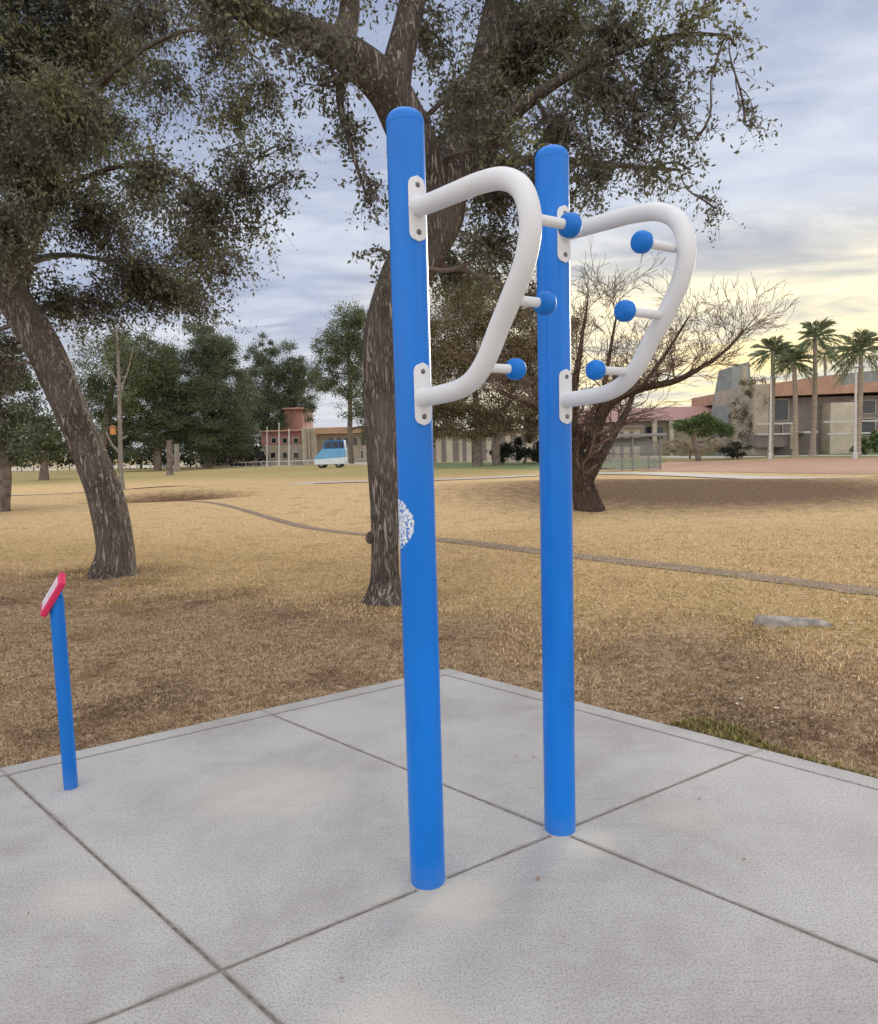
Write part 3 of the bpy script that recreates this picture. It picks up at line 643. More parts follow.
def far_tree(name, base, blobs, trunk, lmat, bmat, leaf, dens, label, cat='tree', group=None, droop=.1, sig=.16, ratio=.6, limbs=True, lumps=1.0):
    b = gnd(*base); Y = b[1]; root = thing(name, on(b), label, cat, group)
    tk = MB(); Cs = []
    for tp in trunk:
        c, r = poly3([(x, y, w_, 0) for x, y, w_ in tp], Y, 5); tk.tube(c, r, 9, flute=furrow(base[0] * .1, .1)); Cs.append(c)
    nodes = np.concatenate(Cs)
    if limbs:
        for bb in blobs:
            c = at(bb[0], bb[1], Y + bb[4]); i = nearest(nodes, c)
            tk.tube(curve(nodes[i], c, 0, .08, 6), np.linspace(.9, .35, 6) * Y / FPX * 1.2, 5, cap=False)
    tk.build('trunk', bmat, root, smooth=True)
    quads('crown', leafquads(clumps(blobs, Y, dens, leaf, sig, lumps), leaf, ratio, droop), lmat, root)
    return root, Y
far_tree('pine_tree', (4, 512), [(-20,410,45,40,0),(15,400,30,30,.3),(25,430,26,28,-.3),(-10,450,40,20,.4),(5,370,28,24,0),(-50,440,45,50,.5)], [[(2,518,8),(4,500,6),(6,470,5),(2,430,4),(-4,390,2)]], L_pine, B_far, .085, 2.6, 'dark green tree cut by the left edge of the photo, its thin trunk below', droop=.3)
far_tree('small_tree', (44, 479), [(48,435,22,17,0),(62,448,16,12,.5),(36,448,14,12,-.5),(60,425,14,14,0)], [[(44,482,5),(44,470,4),(46,455,2.5),(48,440,1.5)]], L_euc, B_far, .19, 3.0, 'small light green tree between the left edge and the leaning trunk')
far_tree('gum_tree', (98, 472), [(105,360,30,26,0),(95,395,26,22,.5),(130,350,22,20,1),(120,390,26,28,-.5),(145,380,20,25,.5),(140,420,24,18,0),(105,430,22,16,.5),(155,360,22,24,0)], [[(100,475,4),(104,440,4),(110,400,3),(118,360,2)]], L_euc, B_far, .19, 1.8, 'broad airy green tree standing right behind the pale pole tree', sig=.2)
far_tree('pine_tree', (209, 468), [(205,345,24,24,0),(195,380,36,26,0),(222,385,32,28,.6),(200,412,44,24,-.5),(180,430,34,16,.4),(225,430,34,20,.2),(238,410,22,26,.3),(170,400,22,24,0),(206,440,36,18,0),(235,440,26,16,.4),(215,355,22,24,.3)], [[(208,470,4),(208,450,4),(206,420,3.4),(205,370,2)]], L_pine, B_far, .15, 3.6, 'tallest dense dark pine in the far row left of the building')
far_tree('pine_tree', (158, 470), [(150,400,26,30,0),(160,425,28,22,.6),(135,440,28,20,0),(165,380,26,22,.3),(150,355,22,22,.2),(120,425,24,24,.3)], [[(158,472,4),(157,450,4),(155,410,2.5)]], L_pine, B_far, .17, 2.6, 'dark green tree between the pale pole tree and the tallest pine', group=None)
far_tree('pine_tree', (262, 464), [(262,378,24,26,0),(250,400,26,24,.4),(280,385,24,24,.5),(290,362,18,20,0),(272,415,30,20,-.4),(245,430,26,20,0),(298,400,18,24,.4),(285,430,20,14,.2),(262,350,16,18,0),(305,385,16,20,.3),(300,410,14,14,0)], [[(262,466,4),(264,440,3.5),(268,400,2.5)]], L_pine, B_far, .19, 2.6, 'dark green tree to the right of the tallest pine, reaching over the building')
far_tree('gum_tree', (352, 464), [(345,330,20,18,0),(330,352,18,16,.4),(356,360,22,22,.3),(340,385,18,14,0),(362,395,20,22,.5),(366,330,18,20,-.4),(352,412,14,16,0,.6),(375,425,16,22,.5),(338,345,18,26,.2),(328,372,16,20,.4,.8),(352,318,16,16,0),(362,362,20,24,.2)], [[(352,466,3),(350,430,2.6),(350,390,2.2),(348,345,1.5)]], L_euc, B_far, .17, 1.6, 'tall light green tree left of the middle trunk, above the blue van', sig=.2)
far_tree('olive_tree', (478, 466), [(455,330,36,34,0),(490,300,30,26,.5),(520,330,36,38,.5),(450,375,34,30,-.5),(500,375,38,30,0),(545,370,30,34,.8),(470,405,40,18,0),(530,410,34,16,0),(440,405,28,24,.3),(560,400,22,30,.3),(500,350,34,36,.2),(550,330,26,36,.3),(440,350,24,36,.4),(515,418,42,20,.6),(470,425,44,14,.2),(545,425,26,16,.4),(430,425,14,14,.3),(465,290,24,22,0)], [[(478,470,5.5),(477,450,5),(478,425,4),(474,380,2.6)],[(497,466,4),(496,450,4),(500,432,3),(514,420,2.4),(528,426,2)],[(478,440,4),(486,424,3),(505,408,2)]], L_brown, B_far, .14, 2.4, 'bronze and olive crowned tree seen between the two blue posts', sig=.2)
far_tree('shrub_tree', (697, 460), [(690,426,18,10,0),(712,428,18,9,.4),(700,420,14,8,0),(726,432,10,5,.3)], [[(699,462,3),(696,448,2.6),(692,434,2)]], L_green, B_far, .17, 3.5, 'small flat topped green tree in front of the pink roof')
far_tree('bush', (738, 458), [(738,450,14,7,0)], [[(738,459,1),(738,450,.8)]], L_hedge, B_far, .15, 4, 'round dark bush at the end of the dry grass hedge', 'bush', limbs=False)
far_tree('dry_grass_hedge', (690, 459), [(662,448,10,8,0),(678,447,12,9,.2),(696,448,12,9,0),(714,446,12,10,.2),(730,444,9,10,0)], [[(690,459,1),(690,450,.8)]], L_reed, B_far, .22, 5.0, 'row of pale dry ornamental grass below the small green tree', 'hedge', droop=-1.2, ratio=.25, limbs=False)
# slim pale trunk with a small orange box
bp = gnd(122, 491); Yp = bp[1]; TP = thing('pale_tree', on(bp), 'slender tree with pale straight trunk just right of the leaning trunk', 'tree')
tk = MB()
for pl in ([(123,494,3.4),(121,475,2.5),(120,430,2.1),(119,380,1.7),(117,330,1.0)], [(119,452,1.5),(112,444,1.2),(106,432,1.0)], [(120,440,1.3),(127,436,1)], [(119,395,1),(128,370,.8),(134,345,.6)], [(119,385,1),(108,365,.8),(102,345,.6)]):
    c, r = poly3([(x, y, w_, 0) for x, y, w_ in pl], Yp, 5); tk.tube(c, r, 8)
tk.build('trunk', B_pale, TP, smooth=True)
quads('crown', leafquads(clumps([(117,345,14,14,0,.5),(130,360,14,16,.2,.5),(105,360,12,14,0,.4),(125,400,12,14,0,.3)], Yp, 1.2, .10, .25), .10, .5, .3), L_euc, TP)
bx = thing('bird_box', at(113, 438, Yp - .15), 'small orange box hung beside the slender pale trunk', 'box'); q = at(113, 431, Yp - .15)
m = MB(); m.box(q, (.20, .14, .30)); m.build('box', simple('orange paint', (.55, .24, .07), .6), bx, bevel=.01)
m = MB(); m.prism([(q[0]-.14, q[2]+.15), (q[0]+.14, q[2]+.15), (q[0], q[2]+.25)], q[1]-.1, q[1]+.1); m.build('lid', simple('brown lid', (.35, .16, .06), .7), bx)
m = MB(); m.tube([q + [0, .08, .05], q + [.22, .15, .05]], .02, 8); m.build('bracket', B_pale, bx)
# two bare trunks under the pines
for (x, y0, y1, r, mt, lb) in ((177, 472, 444, 2.6, B_pale, 'pale cut trunk standing left of the tallest dark pine'), (170, 474, 440, 3, B_far, 'dark straight trunk right beside the pale cut trunk')):
    b = gnd(x, y0); t0 = thing('tree_stump', on(b), lb, 'trunk'); c, r_ = poly3([(x, y0 + 2, r * 1.3, 0), (x, y0 - 8, r, 0), (x - .5, y1, r * .9, 0)], b[1], 4)
    m = MB(); m.tube(c, r_, 12, flute=furrow(x)); m.build('trunk', mt, t0, smooth=True)
    m = MB(); m.tube([c[-4], c[-4] + [.3, 0, .4]], [r_[-1] * .5, r_[-1] * .4], 8); m.build('limb', mt, t0, smooth=True)
# palms
def palm(base, top, R_px, label, seed, nf=46, Yo=None):
    b = gnd(*base); Y = Yo or b[1]; b = on(at(base[0], base[1], Y)); root = thing('palm_tree', b, label, 'palm tree', 'palms in front of the brown building'); s_ = Y / FPX
    tp = at(top[0], top[1], Y); m = MB(); n = 26; P = np.linspace(b - [0, 0, .1], tp, n); P[:, 0] += np.sin(np.linspace(0, 2.5, n)) * .12
    rr = np.array([(.20 - .06 * (i / n) + (.025 if i % 2 else 0)) * (1 + .7 * math.exp(-i * .8)) for i in range(n)]); m.tube(P, rr, 12); m.build('trunk', B_palm, root, smooth=True)
    rg = np.random.default_rng(seed); V = []
    for f in range(nf):
        az = rg.uniform(0, 2 * math.pi); el = rg.uniform(-.7, 1.35); L = R_px * s_ * rg.uniform(.8, 1.1)
        d = np.array([math.cos(az) * math.cos(el), math.sin(az) * math.cos(el), math.sin(el)])
        side = np.cross(d, [0, 0, 1.0]); side /= np.linalg.norm(side) + 1e-9; t = np.linspace(0, 1, 9)
        C = P[-1] + d * (t * L)[:, None]; C[:, 2] -= .38 * L * t ** 2
        for i in range(8):            # petiole then fan of narrow leaflets
            V.append([C[i] - side * .03, C[i+1] - side * .03, C[i+1] + side * .03, C[i] + side * .03])
        for i in range(2, 9):
            for sg_ in (-1, 1):
                for k2 in range(2):
                    a = C[i]; lf = L * .36 * (1.1 - .5 * abs(t[i] - .55)); dd = (C[i] - C[i-1]); dd /= np.linalg.norm(dd)
                    e = a + dd * lf * rg.uniform(.5, .9) + side * sg_ * lf * rg.uniform(.35, .8); e[2] -= lf * rg.uniform(.05, .5); w2 = np.array([0, 0, .045]) + dd * .05
                    V.append([a - w2, (a + e) / 2 - w2 * .8, e, (a + e) / 2 + w2 * .8])
    quads('crown', V, L_palm, root)
palm((770, 457), (772, 352), 21, 'palm at the left end of the palm row, before the tower', 1)
palm((795, 457), (793, 362), 20, 'shorter palm directly left of the tallest palm', 2)
palm((812.5, 456), (814, 338), 25, 'tallest palm, standing in the middle of the palm row', 3)
palm((826, 449), (824, 356), 14, 'far small palm rising behind the roof, right of the tallest palm', 4, 26, 92)
palm((857, 456), (860, 352), 29, 'full palm at the right end of the row, near the right edge', 5, 46)

# ------------------------------------------------------------------ buildings
def stucco(name, c): return simple(name, c, .85, .10, 1.2, bstr=.1)
M_beige = stucco('beige stucco', (.42, .36, .28)); M_pinkw = stucco('dusty pink stucco', (.36, .18, .15)); M_terra = stucco('terracotta roof metal', (.44, .26, .18))
M_brownw = stucco('dark brown cladding', (.22, .185, .17)); M_tower = stucco('pale grey concrete', (.25, .265, .25)); M_cream = stucco('cream stucco', (.55, .48, .37))  # brown cladding is paler than its own tone: far haze put into the colour
M_rooftan = stucco('tan roof', (.50, .32, .20)); M_red = simple('clay tile roof', (.36, .20, .165), .8, .2, 6)  # tile red is muted to paint in the haze
m_, t_, b_ = mat('dark window glass'); b_.inputs['Base Color'].default_value = (.025, .03, .04, 1); b_.inputs['Roughness'].default_value = .12; M_glass = m_
M_metal = simple('grey painted steel', (.22, .23, .23), .5, .1, 10, .4); M_rail = simple('pale rail', (.55, .54, .50), .6, .1, 6)
def pxbox(mb, x0, x1, yt, yb, Y, dep, mi=0):      # a block whose front face stands at the distance Y
    a = at(x0, (yt + yb) / 2, Y); b = at(x1, (yt + yb) / 2, Y); xm = (x0 + x1) / 2
    zt = at(xm, yt, Y)[2]; zb = at(xm, yb, Y)[2]
    mb.box(((a[0] + b[0]) / 2, Y + dep / 2, (zt + zb) / 2), (b[0] - a[0], dep, zt - zb), mi=mi)
def wing(root, name, x0, x1, yt, Y, dep, m, yb=None):
    a = at(x0, 455, Y); b = at(x1, 455, Y); zt = at((x0 + x1) / 2, yt, Y)[2]; zb = -.3 if yb is None else at((x0 + x1) / 2, yb, Y)[2]
    mb = MB(); mb.box(((a[0]+b[0])/2, Y + dep/2, (zt+zb)/2), (b[0]-a[0], dep, zt-zb)); return mb.build(name, m, root, bevel=.03, seg=1)
def window(root, x0, x1, yt, yb, Y):
    mb = MB(); pxbox(mb, x0, x1, yt, yb, Y - .05, .12); fo = mb.build('window', M_cream, root)
    mb = MB(); pxbox(mb, x0 + .7, x1 - .7, yt + .7, yb - .7, Y - .08, .1); mb.build('pane', M_glass, fo)
YL = 86
BL = thing('campus_building', (at(300, 460, YL)[0], YL, 0), 'beige building with a reddish tower behind the blue van', 'building')
wing(BL, 'tower', 286, 304, 409, YL + 6, 8, M_pinkw); wing(BL, 'upper_wall', 262, 303, 431, YL + 1.5, 8, M_pinkw)
wing(BL, 'wall', 200, 303, 446, YL, 10, M_beige); wing(BL, 'wall', 302.5, 316, 428, YL - 2, 12, M_cream); wing(BL, 'wall', 316.5, 372, 434, YL, 12, M_beige)
wing(BL, 'roof', 315, 368, 427, YL - 1.5, 14, M_rooftan, 433.5); wing(BL, 'roof', 284.5, 305, 407.5, YL + 5.5, 9, M_terra, 409); wing(BL, 'roof', 261, 303, 430, YL + 1.1, 8.5, M_rooftan, 431.5)
for x in (250, 262, 273, 285, 296): window(BL, x - 3, x + 3, 452, 458.5, YL)
for x in (274, 285, 296): window(BL, x - 3, x + 2.6, 437.5, 443.5, YL + 1.5)
for x in (331, 339, 347, 355, 363): window(BL, x - 3, x + 3, 437, 446, YL)
for x in (320, 325, 344, 353, 362): window(BL, x - 1.6, x + 1.6, 450, 459, YL)
for x in (306, 309.5, 313): mb = MB(); pxbox(mb, x - .7, x + .7, 429, 462, YL - 2.3, .3); mb.build('pilaster', M_beige, BL)
# slatted wall and planting behind the bronze tree
YW = 70
SW = thing('slatted_wall', (at(490, 460, YW)[0], YW, 0), 'long pale wall with upright dark slots behind the bronze tree', 'wall')
mb = MB(); a = at(405, 455, YW); b = at(640, 455, YW); mb.box(((a[0]+b[0])/2, YW + 3, 1.3), (b[0]-a[0], 6, 3.2)); mb.build('wall', M_cream, SW)
mb = MB(); mb.box(((a[0]+b[0])/2, YW + 3, 3.05), (b[0]-a[0]+.6, 6.8, .3)); mb.build('roof', M_brownw, SW)
x = a[0] + .5
while x < b[0] - .4:
    mb = MB(); mb.box((x, YW - .01, 1.35), (.42 + random.uniform(-.1, .15), .1, 2.5)); mb.build('slot', M_brownw, SW); x += .95 + random.uniform(-.15, .3)
far_tree('flowering_shrub', (525, 464), [(512,450,14,12,0),(528,448,15,13,.3),(545,450,15,12,0),(500,455,10,8,.2),(560,450,14,12,.3),(420,440,14,16,2)], [[(525,465,2),(525,455,1.4)]], L_hedge, B_far, .17, 3.2, 'dark shrub dotted with white blossoms behind the bronze tree', 'shrub', limbs=False)
sh = bpy.data.objects['flowering_shrub']
fl_c = clumps([(508,456,9,5,-1.2),(528,455,11,6,-1.4),(520,450,9,6,-1.2),(545,456,9,5,-1.2)], gnd(525, 464)[1], .03, .22, .12, .8)
quads('blossom', leafquads(fl_c, .22, .9, 0), L_white, sh)
# low gabled building with a pinkish tile roof
YR = 74
BP = thing('tiled_building', (at(650, 450, YR)[0], YR, 0), 'low building with pinkish tile roof behind the small green tree', 'building')
wing(BP, 'wall', 590, 722, 419, YR, 10, M_beige)
z0 = at(660, 421, YR)[2]; z1 = at(660, 405, YR)[2]; xa, xb = at(585, 450, YR)[0], at(727, 450, YR)[0]
mb = MB(); mb.add([(xa, YR - 1, z0), (xb, YR - 1, z0), (xb, YR + 11, z0), (xa, YR + 11, z0), (xa, YR + 5, z1), (xb, YR + 5, z1)], [(0,1,5,4),(2,3,4,5),(1,2,5),(3,0,4),(0,3,2,1)]); mb.build('roof', M_red, BP)
for x in (627, 637, 648, 660): window(BP, x - 4, x + 4, 426, 440, YR)
for x in (618, 655, 672): mb = MB(); pxbox(mb, x - 2, x + 2, 421, 456, YR - 1.2, .5); mb.build('pillar', M_cream, BP)
# modern brown building
YB = 66
BR = thing('modern_building', (at(810, 450, YB)[0], YB, 0), 'dark brown modern building with terracotta roof band behind the palms', 'building')
X0, X1, X2 = at(752, 440, YB)[0], at(1010, 440, YB)[0], at(762, 440, YB)[0]
def zb(y, x=815): return float(at(x, y, YB)[2])
mb = MB(); mb.box(((X2+X1)/2, YB + 8, zb(397)/2 - .2), (X1 - X2, 16, zb(397) + .4)); mb.build('wall', M_brownw, BR)
xp = at(836, 400, YB)[0]; xq = at(845, 400, YB)[0]
mb = MB(); mb.prism([(X2 - .5, zb(396)), (X1, zb(392)), (X1, zb(372)), (xq, zb(386)), (xp + .0, zb(389)), (at(831, 400, YB)[0], zb(376.5)), (X2 - .5, zb(384))], YB - 1.2, YB + 17); mb.build('roof', M_terra, BR)
mb = MB(); mb.prism([(at(829, 400, YB)[0], zb(389)), (X1, zb(374)), (X1, zb(360)), (at(829, 400, YB)[0], zb(374))], YB + 3, YB + 15); mb.build('upper_wall', M_tower, BR)
mb = MB(); mb.prism([(at(822, 400, YB)[0] , -.3), (at(822, 400, YB)[0], zb(404)), (at(848, 400, YB)[0], zb(404)), (at(848, 400, YB)[0], -.3)], YB - 1.5, YB - .01); mb.build('panel_wall', M_cream, BR)
mb = MB(); mb.box(((X0 + X2) / 2 - .3, YB + 3, zb(384) / 2), (X2 - X0 + .4, 9, zb(384))); mb.build('side_wall', M_beige, BR, bevel=.03)
for (x0, x1, yt, yb) in ((763, 771, 398, 420), (773, 789, 399, 421), (779, 783, 424, 444), (851, 876, 400, 414), (851, 876, 418, 436), (882, 930, 400, 432)):
    window(BR, x0, x1, yt, yb, YB)
for (x0, x1, y) in ((758, 796, 423.5), (758, 796, 434), (828, 900, 433), (824, 900, 421)):
    mb = MB(); pxbox(mb, x0, x1, y - .8, y + .8, YB - 2.6, .15); mb.build('rail', M_rail, BR)
mb = MB(); pxbox(mb, 757, 797, 434, 447, YB - 2.3, 2.2); mb.build('terrace', M_brownw, BR)
mb = MB(); pxbox(mb, 792, 797, 424, 449, YB - 2.8, .4); mb.build('pillar', M_cream, BR)
mb = MB(); pxbox(mb, 804, 818, 431, 433, YB - 2.4, 2.3); mb.build('canopy', M_rail, BR)
# grey battered tower left of it
TW = thing('stone_tower', (at(740, 450, 70)[0], 70, 0), 'grey sloping sided tower at the left end of the brown building', 'tower')
xa, xb = at(722, 440, 70)[0], at(752, 440, 70)[0]; xc, xd = at(734, 440, 70)[0], at(751, 440, 70)[0]; zt = at(742, 366, 70)[2]
mb = MB(); mb.add([(xa,69,-.3),(xb,69,-.3),(xb,75,-.3),(xa,75,-.3),(xc,70.5,zt),(xd,70.5,zt+.5),(xd,74,zt+.5),(xc,74,zt)], [(0,1,5,4),(1,2,6,5),(2,3,7,6),(3,0,4,7),(4,5,6,7),(0,3,2,1)]); mb.build('shaft', M_tower, TW, bevel=.05)
mb = MB(); pxbox(mb, 742.5, 747, 366, 450, 68.4, .6); mb.build('pilaster', M_beige, TW)
far_tree('bare_shrub_tree', (757, 455), [(752,388,15,20,0,1),(760,405,13,26,.3,1),(748,425,11,20,0,1),(738,410,9,14,0,.6)], [[(757,457,2),(756,430,1.6),(753,395,1)]], L_brown, B_far, .18, 1.2, 'thin brownish tree before the grey sloping tower')
far_tree('green_shrub', (866, 455), [(866,445,9,8,0),(876,440,8,10,.2),(858,449,7,5,0)], [[(866,456,1),(866,448,.8)]], L_green, B_far, .17, 4, 'green shrub at the foot of the right end palm', 'shrub', limbs=False)
# chain link fence with pale posts before the palms
m_, t_, b_ = mat('chain link mesh'); o_ = pos(t_)
wv = t_.new('ShaderNodeTexVoronoi'); wv.inputs['Scale'].default_value = 8; t_.l.new(o_, wv.inputs['Vector'])
tr = t_.new('ShaderNodeBsdfTransparent'); mx = t_.new('ShaderNodeMixShader'); mx.inputs[0].default_value = .30
b_.inputs['Base Color'].default_value = (.25, .26, .25, 1); t_.l.new(tr.outputs[0], mx.inputs[1]); t_.l.new(b_.outputs[0], mx.inputs[2]); t_.l.new(mx.outputs[0], t_.n['Material Output'].inputs[0]); M_mesh = m_
YF = 56
for (x, yt, lb) in ((770, 378, 'thin pale light pole at the left end palm'), (855, 368, 'thin pale light pole by the palm near the right edge')):
    b = gnd(x, 458); p0 = on(at(x, 458, b[1])); tp = at(x + 1, yt, b[1]); t0 = thing('light_pole', p0, lb, 'lamp post')
    m = MB(); m.tube([p0, p0 * .5 + tp * .5, tp], [.10, .085, .06], 10); m.build('pole', M_rail, t0, smooth=True)
    m = MB(); m.lathe([(.16, -.1), (.16, .4), (.11, .45)], p0, seg=12); m.build('base', M_rail, t0, smooth=True)
    m = MB(); m.box(tp + [.25, 0, .05], (.6, .25, .10)); m.build('lamp_head', M_metal, t0, bevel=.03)
# dugout shelter
gs = gnd(632, 472); YS = gs[1]; DG = thing('dugout', on(gs), 'grey roofed dugout with mesh front right of the bare tree', 'dugout')
def P_(x, y, Y=YS): return at(x, y, Y)
xl, xm_, xr = P_(598, 450)[0], P_(632.5, 450)[0], P_(660.5, 450)[0]; zr = P_(632, 436)[2]; zs = Z(gs)
mb = MB(); mb.box(((xl + xr) / 2, YS + .9, zr + .03), (xr - xl + .4, 2.4, .14)); mb.build('roof', M_metal, DG, bevel=.02)
mb = MB(); mb.box(((xl + xr) / 2, YS + 2.0, zr - .3), (xr - xl, .06, .46)); mb.build('back_panel', M_metal, DG)
for X_ in (xl, xm_, xr):
    for Y_2 in (YS, YS + 2.0): mb = MB(); mb.tube([(X_, Y_2, zs - .05), (X_, Y_2, zr - .045)], .045, 10); mb.build('post', M_metal, DG, smooth=True)
for zc in (zs + .12, (zs + zr) / 2, zr - .35): mb = MB(); mb.tube([(xl, YS, zc), (xr, YS, zc)], .025, 8); mb.build('rail', M_metal, DG, smooth=True)
for (a_, b2_) in ((xl, xm_), (xm_, xr)): mb = MB(); mb.box(((a_ + b2_) / 2, YS + .03, (zs + zr) / 2 - .1), (b2_ - a_ - .1, .01, zr - zs - .4)); mb.build('mesh_panel', M_mesh, DG)
mb = MB(); mb.box(((xl + xr) / 2, YS + 1.5, zs + .45), (xr - xl - .3, .35, .05)); mb.build('bench', M_rail, DG)
# van
vb = gnd(330, 467.3); VL, VW, VH = 3.1, 1.65, 2.3
VN = thing('van', on(vb), 'light blue and white boxy van parked before the beige building', 'van')
o3 = on(vb); s_ = at(346, 460, vb[1])[0] - at(315, 460, vb[1])[0]; VL = s_; VH = float(at(330, 440.5, vb[1])[2]) - Z(vb)
M_vblue = paint('light blue van paint', (.16, .42, .68), .3); M_vwhite = paint('white van paint', (.70, .76, .80), .3); M_vdark = paint('deep blue van roof', (.02, .13, .34), .3); M_tyre = simple('tyre rubber', (.02, .02, .02), .8)
hx = VL / 2; f_ = lambda a: (o3[0] + a)
mb = MB(); mb.prism([(f_(-hx), o3[2]+.32), (f_(hx), o3[2]+.32), (f_(hx), o3[2]+.95), (f_(-hx), o3[2]+.80)], o3[1], o3[1]+VW); mb.build('lower_body', M_vwhite, VN, bevel=.05)
mb = MB(); mb.prism([(f_(-hx), o3[2]+.80), (f_(hx), o3[2]+.95), (f_(hx), o3[2]+VH*.70), (f_(-hx+.75), o3[2]+VH*.70), (f_(-hx+.1), o3[2]+1.02)], o3[1]+.02, o3[1]+VW-.02); mb.build('body', M_vblue, VN, bevel=.04)
mb = MB(); mb.prism([(f_(-hx+.78), o3[2]+VH*.70), (f_(hx-.03), o3[2]+VH*.70), (f_(hx-.08), o3[2]+VH), (f_(-hx+1.0), o3[2]+VH)], o3[1]+.05, o3[1]+VW-.05); mb.build('roof', M_vdark, VN, bevel=.04)
for (a, b) in ((-hx + 1.05, -hx + 1.6), (-hx + 1.7, -hx + 2.2), (-hx + 2.3, hx - .15)): mb = MB(); mb.box((f_((a + b) / 2), o3[1] + .045, o3[2] + VH * .84), (b - a, .03, VH * .2)); mb.build('side_window', M_glass, VN)
mb = MB(); mb.add([(f_(-hx+.13), o3[1]+.2, o3[2]+1.05), (f_(-hx+.13), o3[1]+VW-.2, o3[2]+1.05), (f_(-hx+.70), o3[1]+VW-.2, o3[2]+VH*.68), (f_(-hx+.70), o3[1]+.2, o3[2]+VH*.68)], [(0,1,2,3)]); wsd = mb.build('windscreen', M_glass, VN); wsd.location.x -= .035; wsd.location.z += .03
for a in (-hx + .62, hx - .62):
    for yy in (o3[1] + .02, o3[1] + VW - .2):
        mb = MB(); mb.lathe([(.30, 0), (.34, .03), (.34, .15), (.30, .18)], (f_(a), yy, o3[2] + .34), (0, 1, 0), 24); wo = mb.build('wheel', M_tyre, VN, smooth=True)
        mb = MB(); mb.lathe([(.18, -.012), (.18, .01), (.05, .02)], (f_(a), yy, o3[2] + .34), (0, 1, 0), 16); mb.build('rim', M_metal, wo)
for yy in (o3[1] + .25, o3[1] + VW - .25): mb = MB(); mb.lathe([(.10, 0), (.09, .04)], (f_(-hx - .005), yy, o3[2] + .68), (-1, 0, 0), 14); mb.build('headlight', M_vwhite, VN)
# slim pale poles along the road, and a low rail
for i, (x, yt) in enumerate(((267, 428), (279, 424), (289, 430))):
    b = gnd(x, 466.5); p0 = on(b); tp = at(x, yt, b[1]); t0 = thing('road_pole', p0, ['leftmost of three slim pale poles before the building windows', 'middle and tallest of three slim pale poles before the building windows', 'rightmost of three slim pale poles before the building windows'][i], 'pole', 'slim poles along the road')
    m = MB(); m.tube([p0, tp], [.08, .055], 8); m.build('pole', M_rail, t0, smooth=True)
    m = MB(); m.lathe([(.12, 0), (.12, .06), (.08, .3)], p0, seg=10); m.build('base', M_rail, t0, smooth=True)
    m = MB(); m.lathe([(.07, 0), (.09, .05), (.02, .14)], tp, seg=10); m.build('cap', M_rail, t0, smooth=True)
RL = thing('road_rail', on(gnd(300, 464.8)), 'low pale rail running along the far road by the van', 'railing')
A_, B_ = gnd(238, 467), gnd(440, 461.5)
mb = MB(); mb.tube([on(A_) + [0,0,.55], on(B_) + [0,0,.55]], .05, 8); mb.build('rail', M_rail, RL, smooth=True)
for k in range(13): q = on(A_ + (B_ - A_) * (k + .5) / 13); mb = MB(); mb.tube([q, q + [0,0,.52]], .045, 6); mb.build('post', M_rail, RL)
# half buried stone in the lawn
rk = gnd(788, 625); RK = MB(); a = gnd(752, 622); b = gnd(829, 622.5); d = b - a; L = np.linalg.norm(d); d /= L; nn_ = np.array([-d[1], d[0], 0]); vs = []
nu, nv = 40, 16
for i in range(nu + 1):
    t = i / nu; wd = .105 * (math.sin(min(1, t * 6) * math.pi / 2)) * (1 - .35 * t); ht = (.055 * (1 - t) ** .5 + .03) * math.sin(min(1, t * 8) * math.pi / 2)
    for j in range(nv + 1):
        s2 = j / nv * 2 - 1; q = a + d * L * t + nn_ * s2 * wd + nn_ * .03 * mnoise.noise(Vector((t * 6, 1, 4)))
        z = ht * max(0, 1 - abs(s2) ** 4) + .012 * mnoise.noise(Vector((t * 14, s2 * 3, 2))); vs.append((q[0], q[1], Z(q) - .012 + z))
RK.add(vs, [(i*(nv+1)+j, i*(nv+1)+j+1, (i+1)*(nv+1)+j+1, (i+1)*(nv+1)+j) for i in range(nu) for j in range(nv)])
tag(RK.build('flat_stone', M_rock, smooth=True), 'low grey half buried stone tapering to the right in the straw coloured lawn', 'stone')
# small stone at the walkway and far woods
FW = []
Ys = 125
for x in range(-700, 1500, 14):
    h_ = 13 + 7 * mnoise.noise(Vector((x * .02, 0, 0))); FW.append((x, 452 - h_ * .5, 16, h_, random.uniform(-4, 8)))
c_ = clumps(FW, Ys, .22, .62, .2)
tag(quads('far_woods', leafquads(c_, .62, .7, .1), L_hedge), kind='stuff')
hd = clumps([(x, 455.5, 11, 11, random.uniform(-.6, .6)) for x in range(-120, 262, 7)], 84, .9, .34, .2)
HG = thing('hedge', on(at(100, 462, 84)), 'long dark hedge behind the far row of pines at left', 'hedge')
quads('foliage', leafquads(hd, .34, .7, .1), L_hedge, HG)
st_ = MB()
for x in np.linspace(-100, 250, 30): q = on(at(x, 462, 84)); st_.tube([q, q + [0.05, 0, .5], q + [0, 0, 1.0]], [.06, .04, .03], 5)
st_.build('stems', B_far, HG)

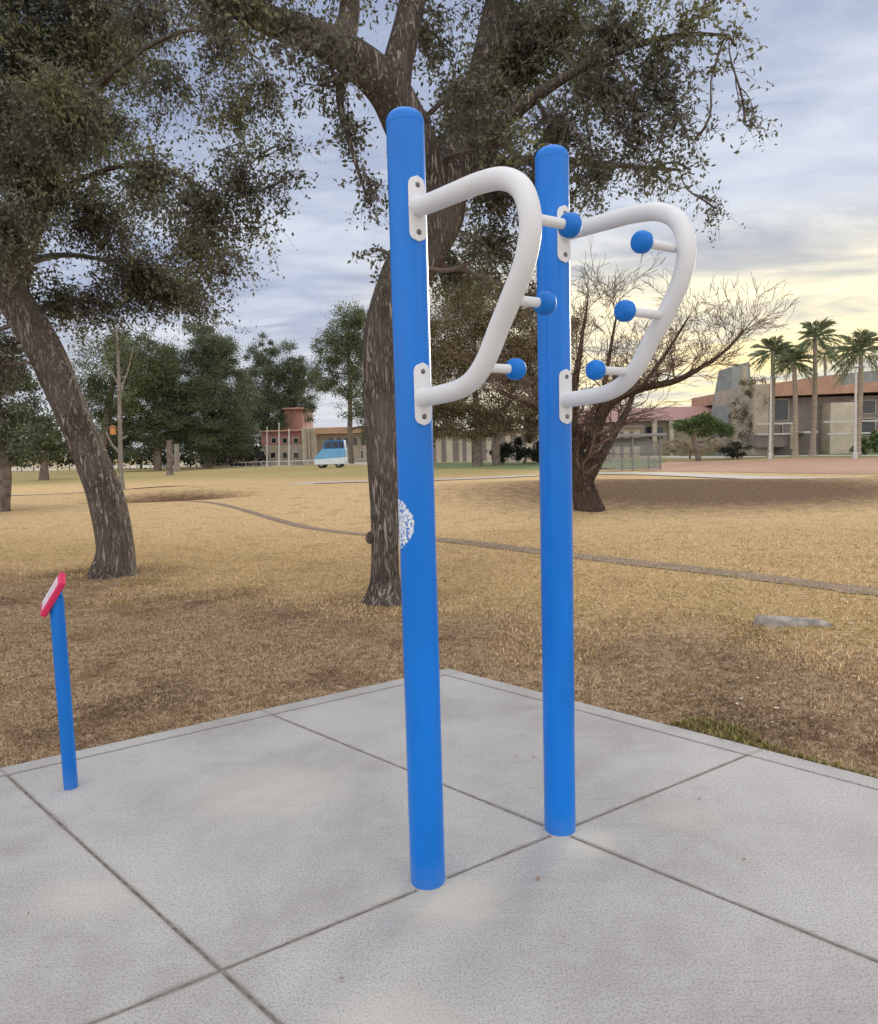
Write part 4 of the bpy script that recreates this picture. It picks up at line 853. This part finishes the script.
# ------------------------------------------------------------------ grass and litter near the pad
def blades(N, ymax, size, matr, name, keep):
    ys_ = 2.2 + (ymax - 2.2) * rng.uniform(0, 1, N) ** 1.25; xs_ = rng.uniform(-.78, .78, N) * (ys_ + 1.6)
    rel = np.stack([xs_ - C0[0], ys_ - C0[1]], 1); D = np.array([[-VD[0], WD[0]], [-VD[1], WD[1]]]); ab = rel @ np.linalg.inv(D).T
    ok = ~((ab[:, 0] > -.012) & (ab[:, 1] > -.012)); 
    if keep is not None: ok &= keep(xs_, ys_, ab)
    xs_, ys_ = xs_[ok], ys_[ok]; n = len(xs_); P = np.stack([xs_, ys_, tz(xs_, ys_) - .003], 1)
    az = rng.uniform(0, 2 * math.pi, n); h = size * rng.uniform(.5, 1.4, n); tilt = rng.uniform(.15, 1.35, n)
    d = np.stack([np.cos(az) * np.sin(tilt), np.sin(az) * np.sin(tilt), np.cos(tilt)], 1)
    s = np.stack([-np.sin(az), np.cos(az), np.zeros(n)], 1) * (h * .085)[:, None]
    mid = P + d * (h * .55)[:, None]; tip = P + d * h[:, None]; tip[:, 2] -= h * .18
    V = np.stack([P - s, P + s, mid + s * .8, tip, mid - s * .8], 1)
    return tag(quads(name, V, matr, k=5), kind='stuff')
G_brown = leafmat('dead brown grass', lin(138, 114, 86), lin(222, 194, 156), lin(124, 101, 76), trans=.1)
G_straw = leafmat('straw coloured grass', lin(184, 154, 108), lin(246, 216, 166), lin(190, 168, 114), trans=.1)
G_green = leafmat('live green grass', lin(112, 110, 58), lin(160, 152, 88), trans=.15)
zone = lambda x, y: .47 * x + .88 * y
nz = lambda x, y: np.array([mnoise.noise(Vector((a * .8, b * .8, 5))) for a, b in zip(x, y)])
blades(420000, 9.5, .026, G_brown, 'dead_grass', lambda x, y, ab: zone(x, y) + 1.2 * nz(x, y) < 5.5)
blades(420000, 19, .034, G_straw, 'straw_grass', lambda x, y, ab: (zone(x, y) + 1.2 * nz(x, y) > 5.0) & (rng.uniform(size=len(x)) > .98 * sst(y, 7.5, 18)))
blades(700000, 9, .034, G_green, 'green_grass', lambda x, y, ab: ((ab[:, 1] > .3) & (ab[:, 0] < -.0) & (ab[:, 0] > -.22) & (nz(x * 2, y * 2) > .26 + 1.2 * (-ab[:, 0]))) & (rng.uniform(size=len(x)) < .8))
# fallen leaves
n = 2600; lx = rng.uniform(-5, 6, n); ly = rng.uniform(3, 11, n); rel = np.stack([lx - C0[0], ly - C0[1]], 1); ab = rel @ np.linalg.inv(np.array([[-VD[0], WD[0]], [-VD[1], WD[1]]])).T
ok = ~((ab[:, 0] > 0) & (ab[:, 1] > 0)); lx, ly = lx[ok], ly[ok]
C_ = np.stack([lx, ly, tz(lx, ly) + .012], 1); q = leafquads(C_, .045, .5, 0); q[:, :, 2] = C_[:, None, 2] + (q[:, :, 2] - C_[:, None, 2]) * .25
tag(quads('fallen_leaves', q, leafmat('fallen leaves', lin(70, 50, 34), lin(150, 112, 74), trans=0)), kind='stuff')
pts = [(258+200-50, 757), (690, 722), (640, 812), (345, 976), (540, 700), (150, 905), (690, 960), (420, 985)]
C_ = np.array([gnd(x, y, .006) for x, y in ((517, 756), (535, 757), (560, 748), (345, 978), (538, 880), (140, 760), (28, 915), (700, 800), (620, 745), (742, 860))]); q = leafquads(C_, .018, .55, 0); q[:, :, 2] = .004 + (q[:, :, 2] - C_[:, None, 2]) * .2 + .003
tag(quads('pad_litter', q, bpy.data.materials['fallen leaves']), kind='stuff')
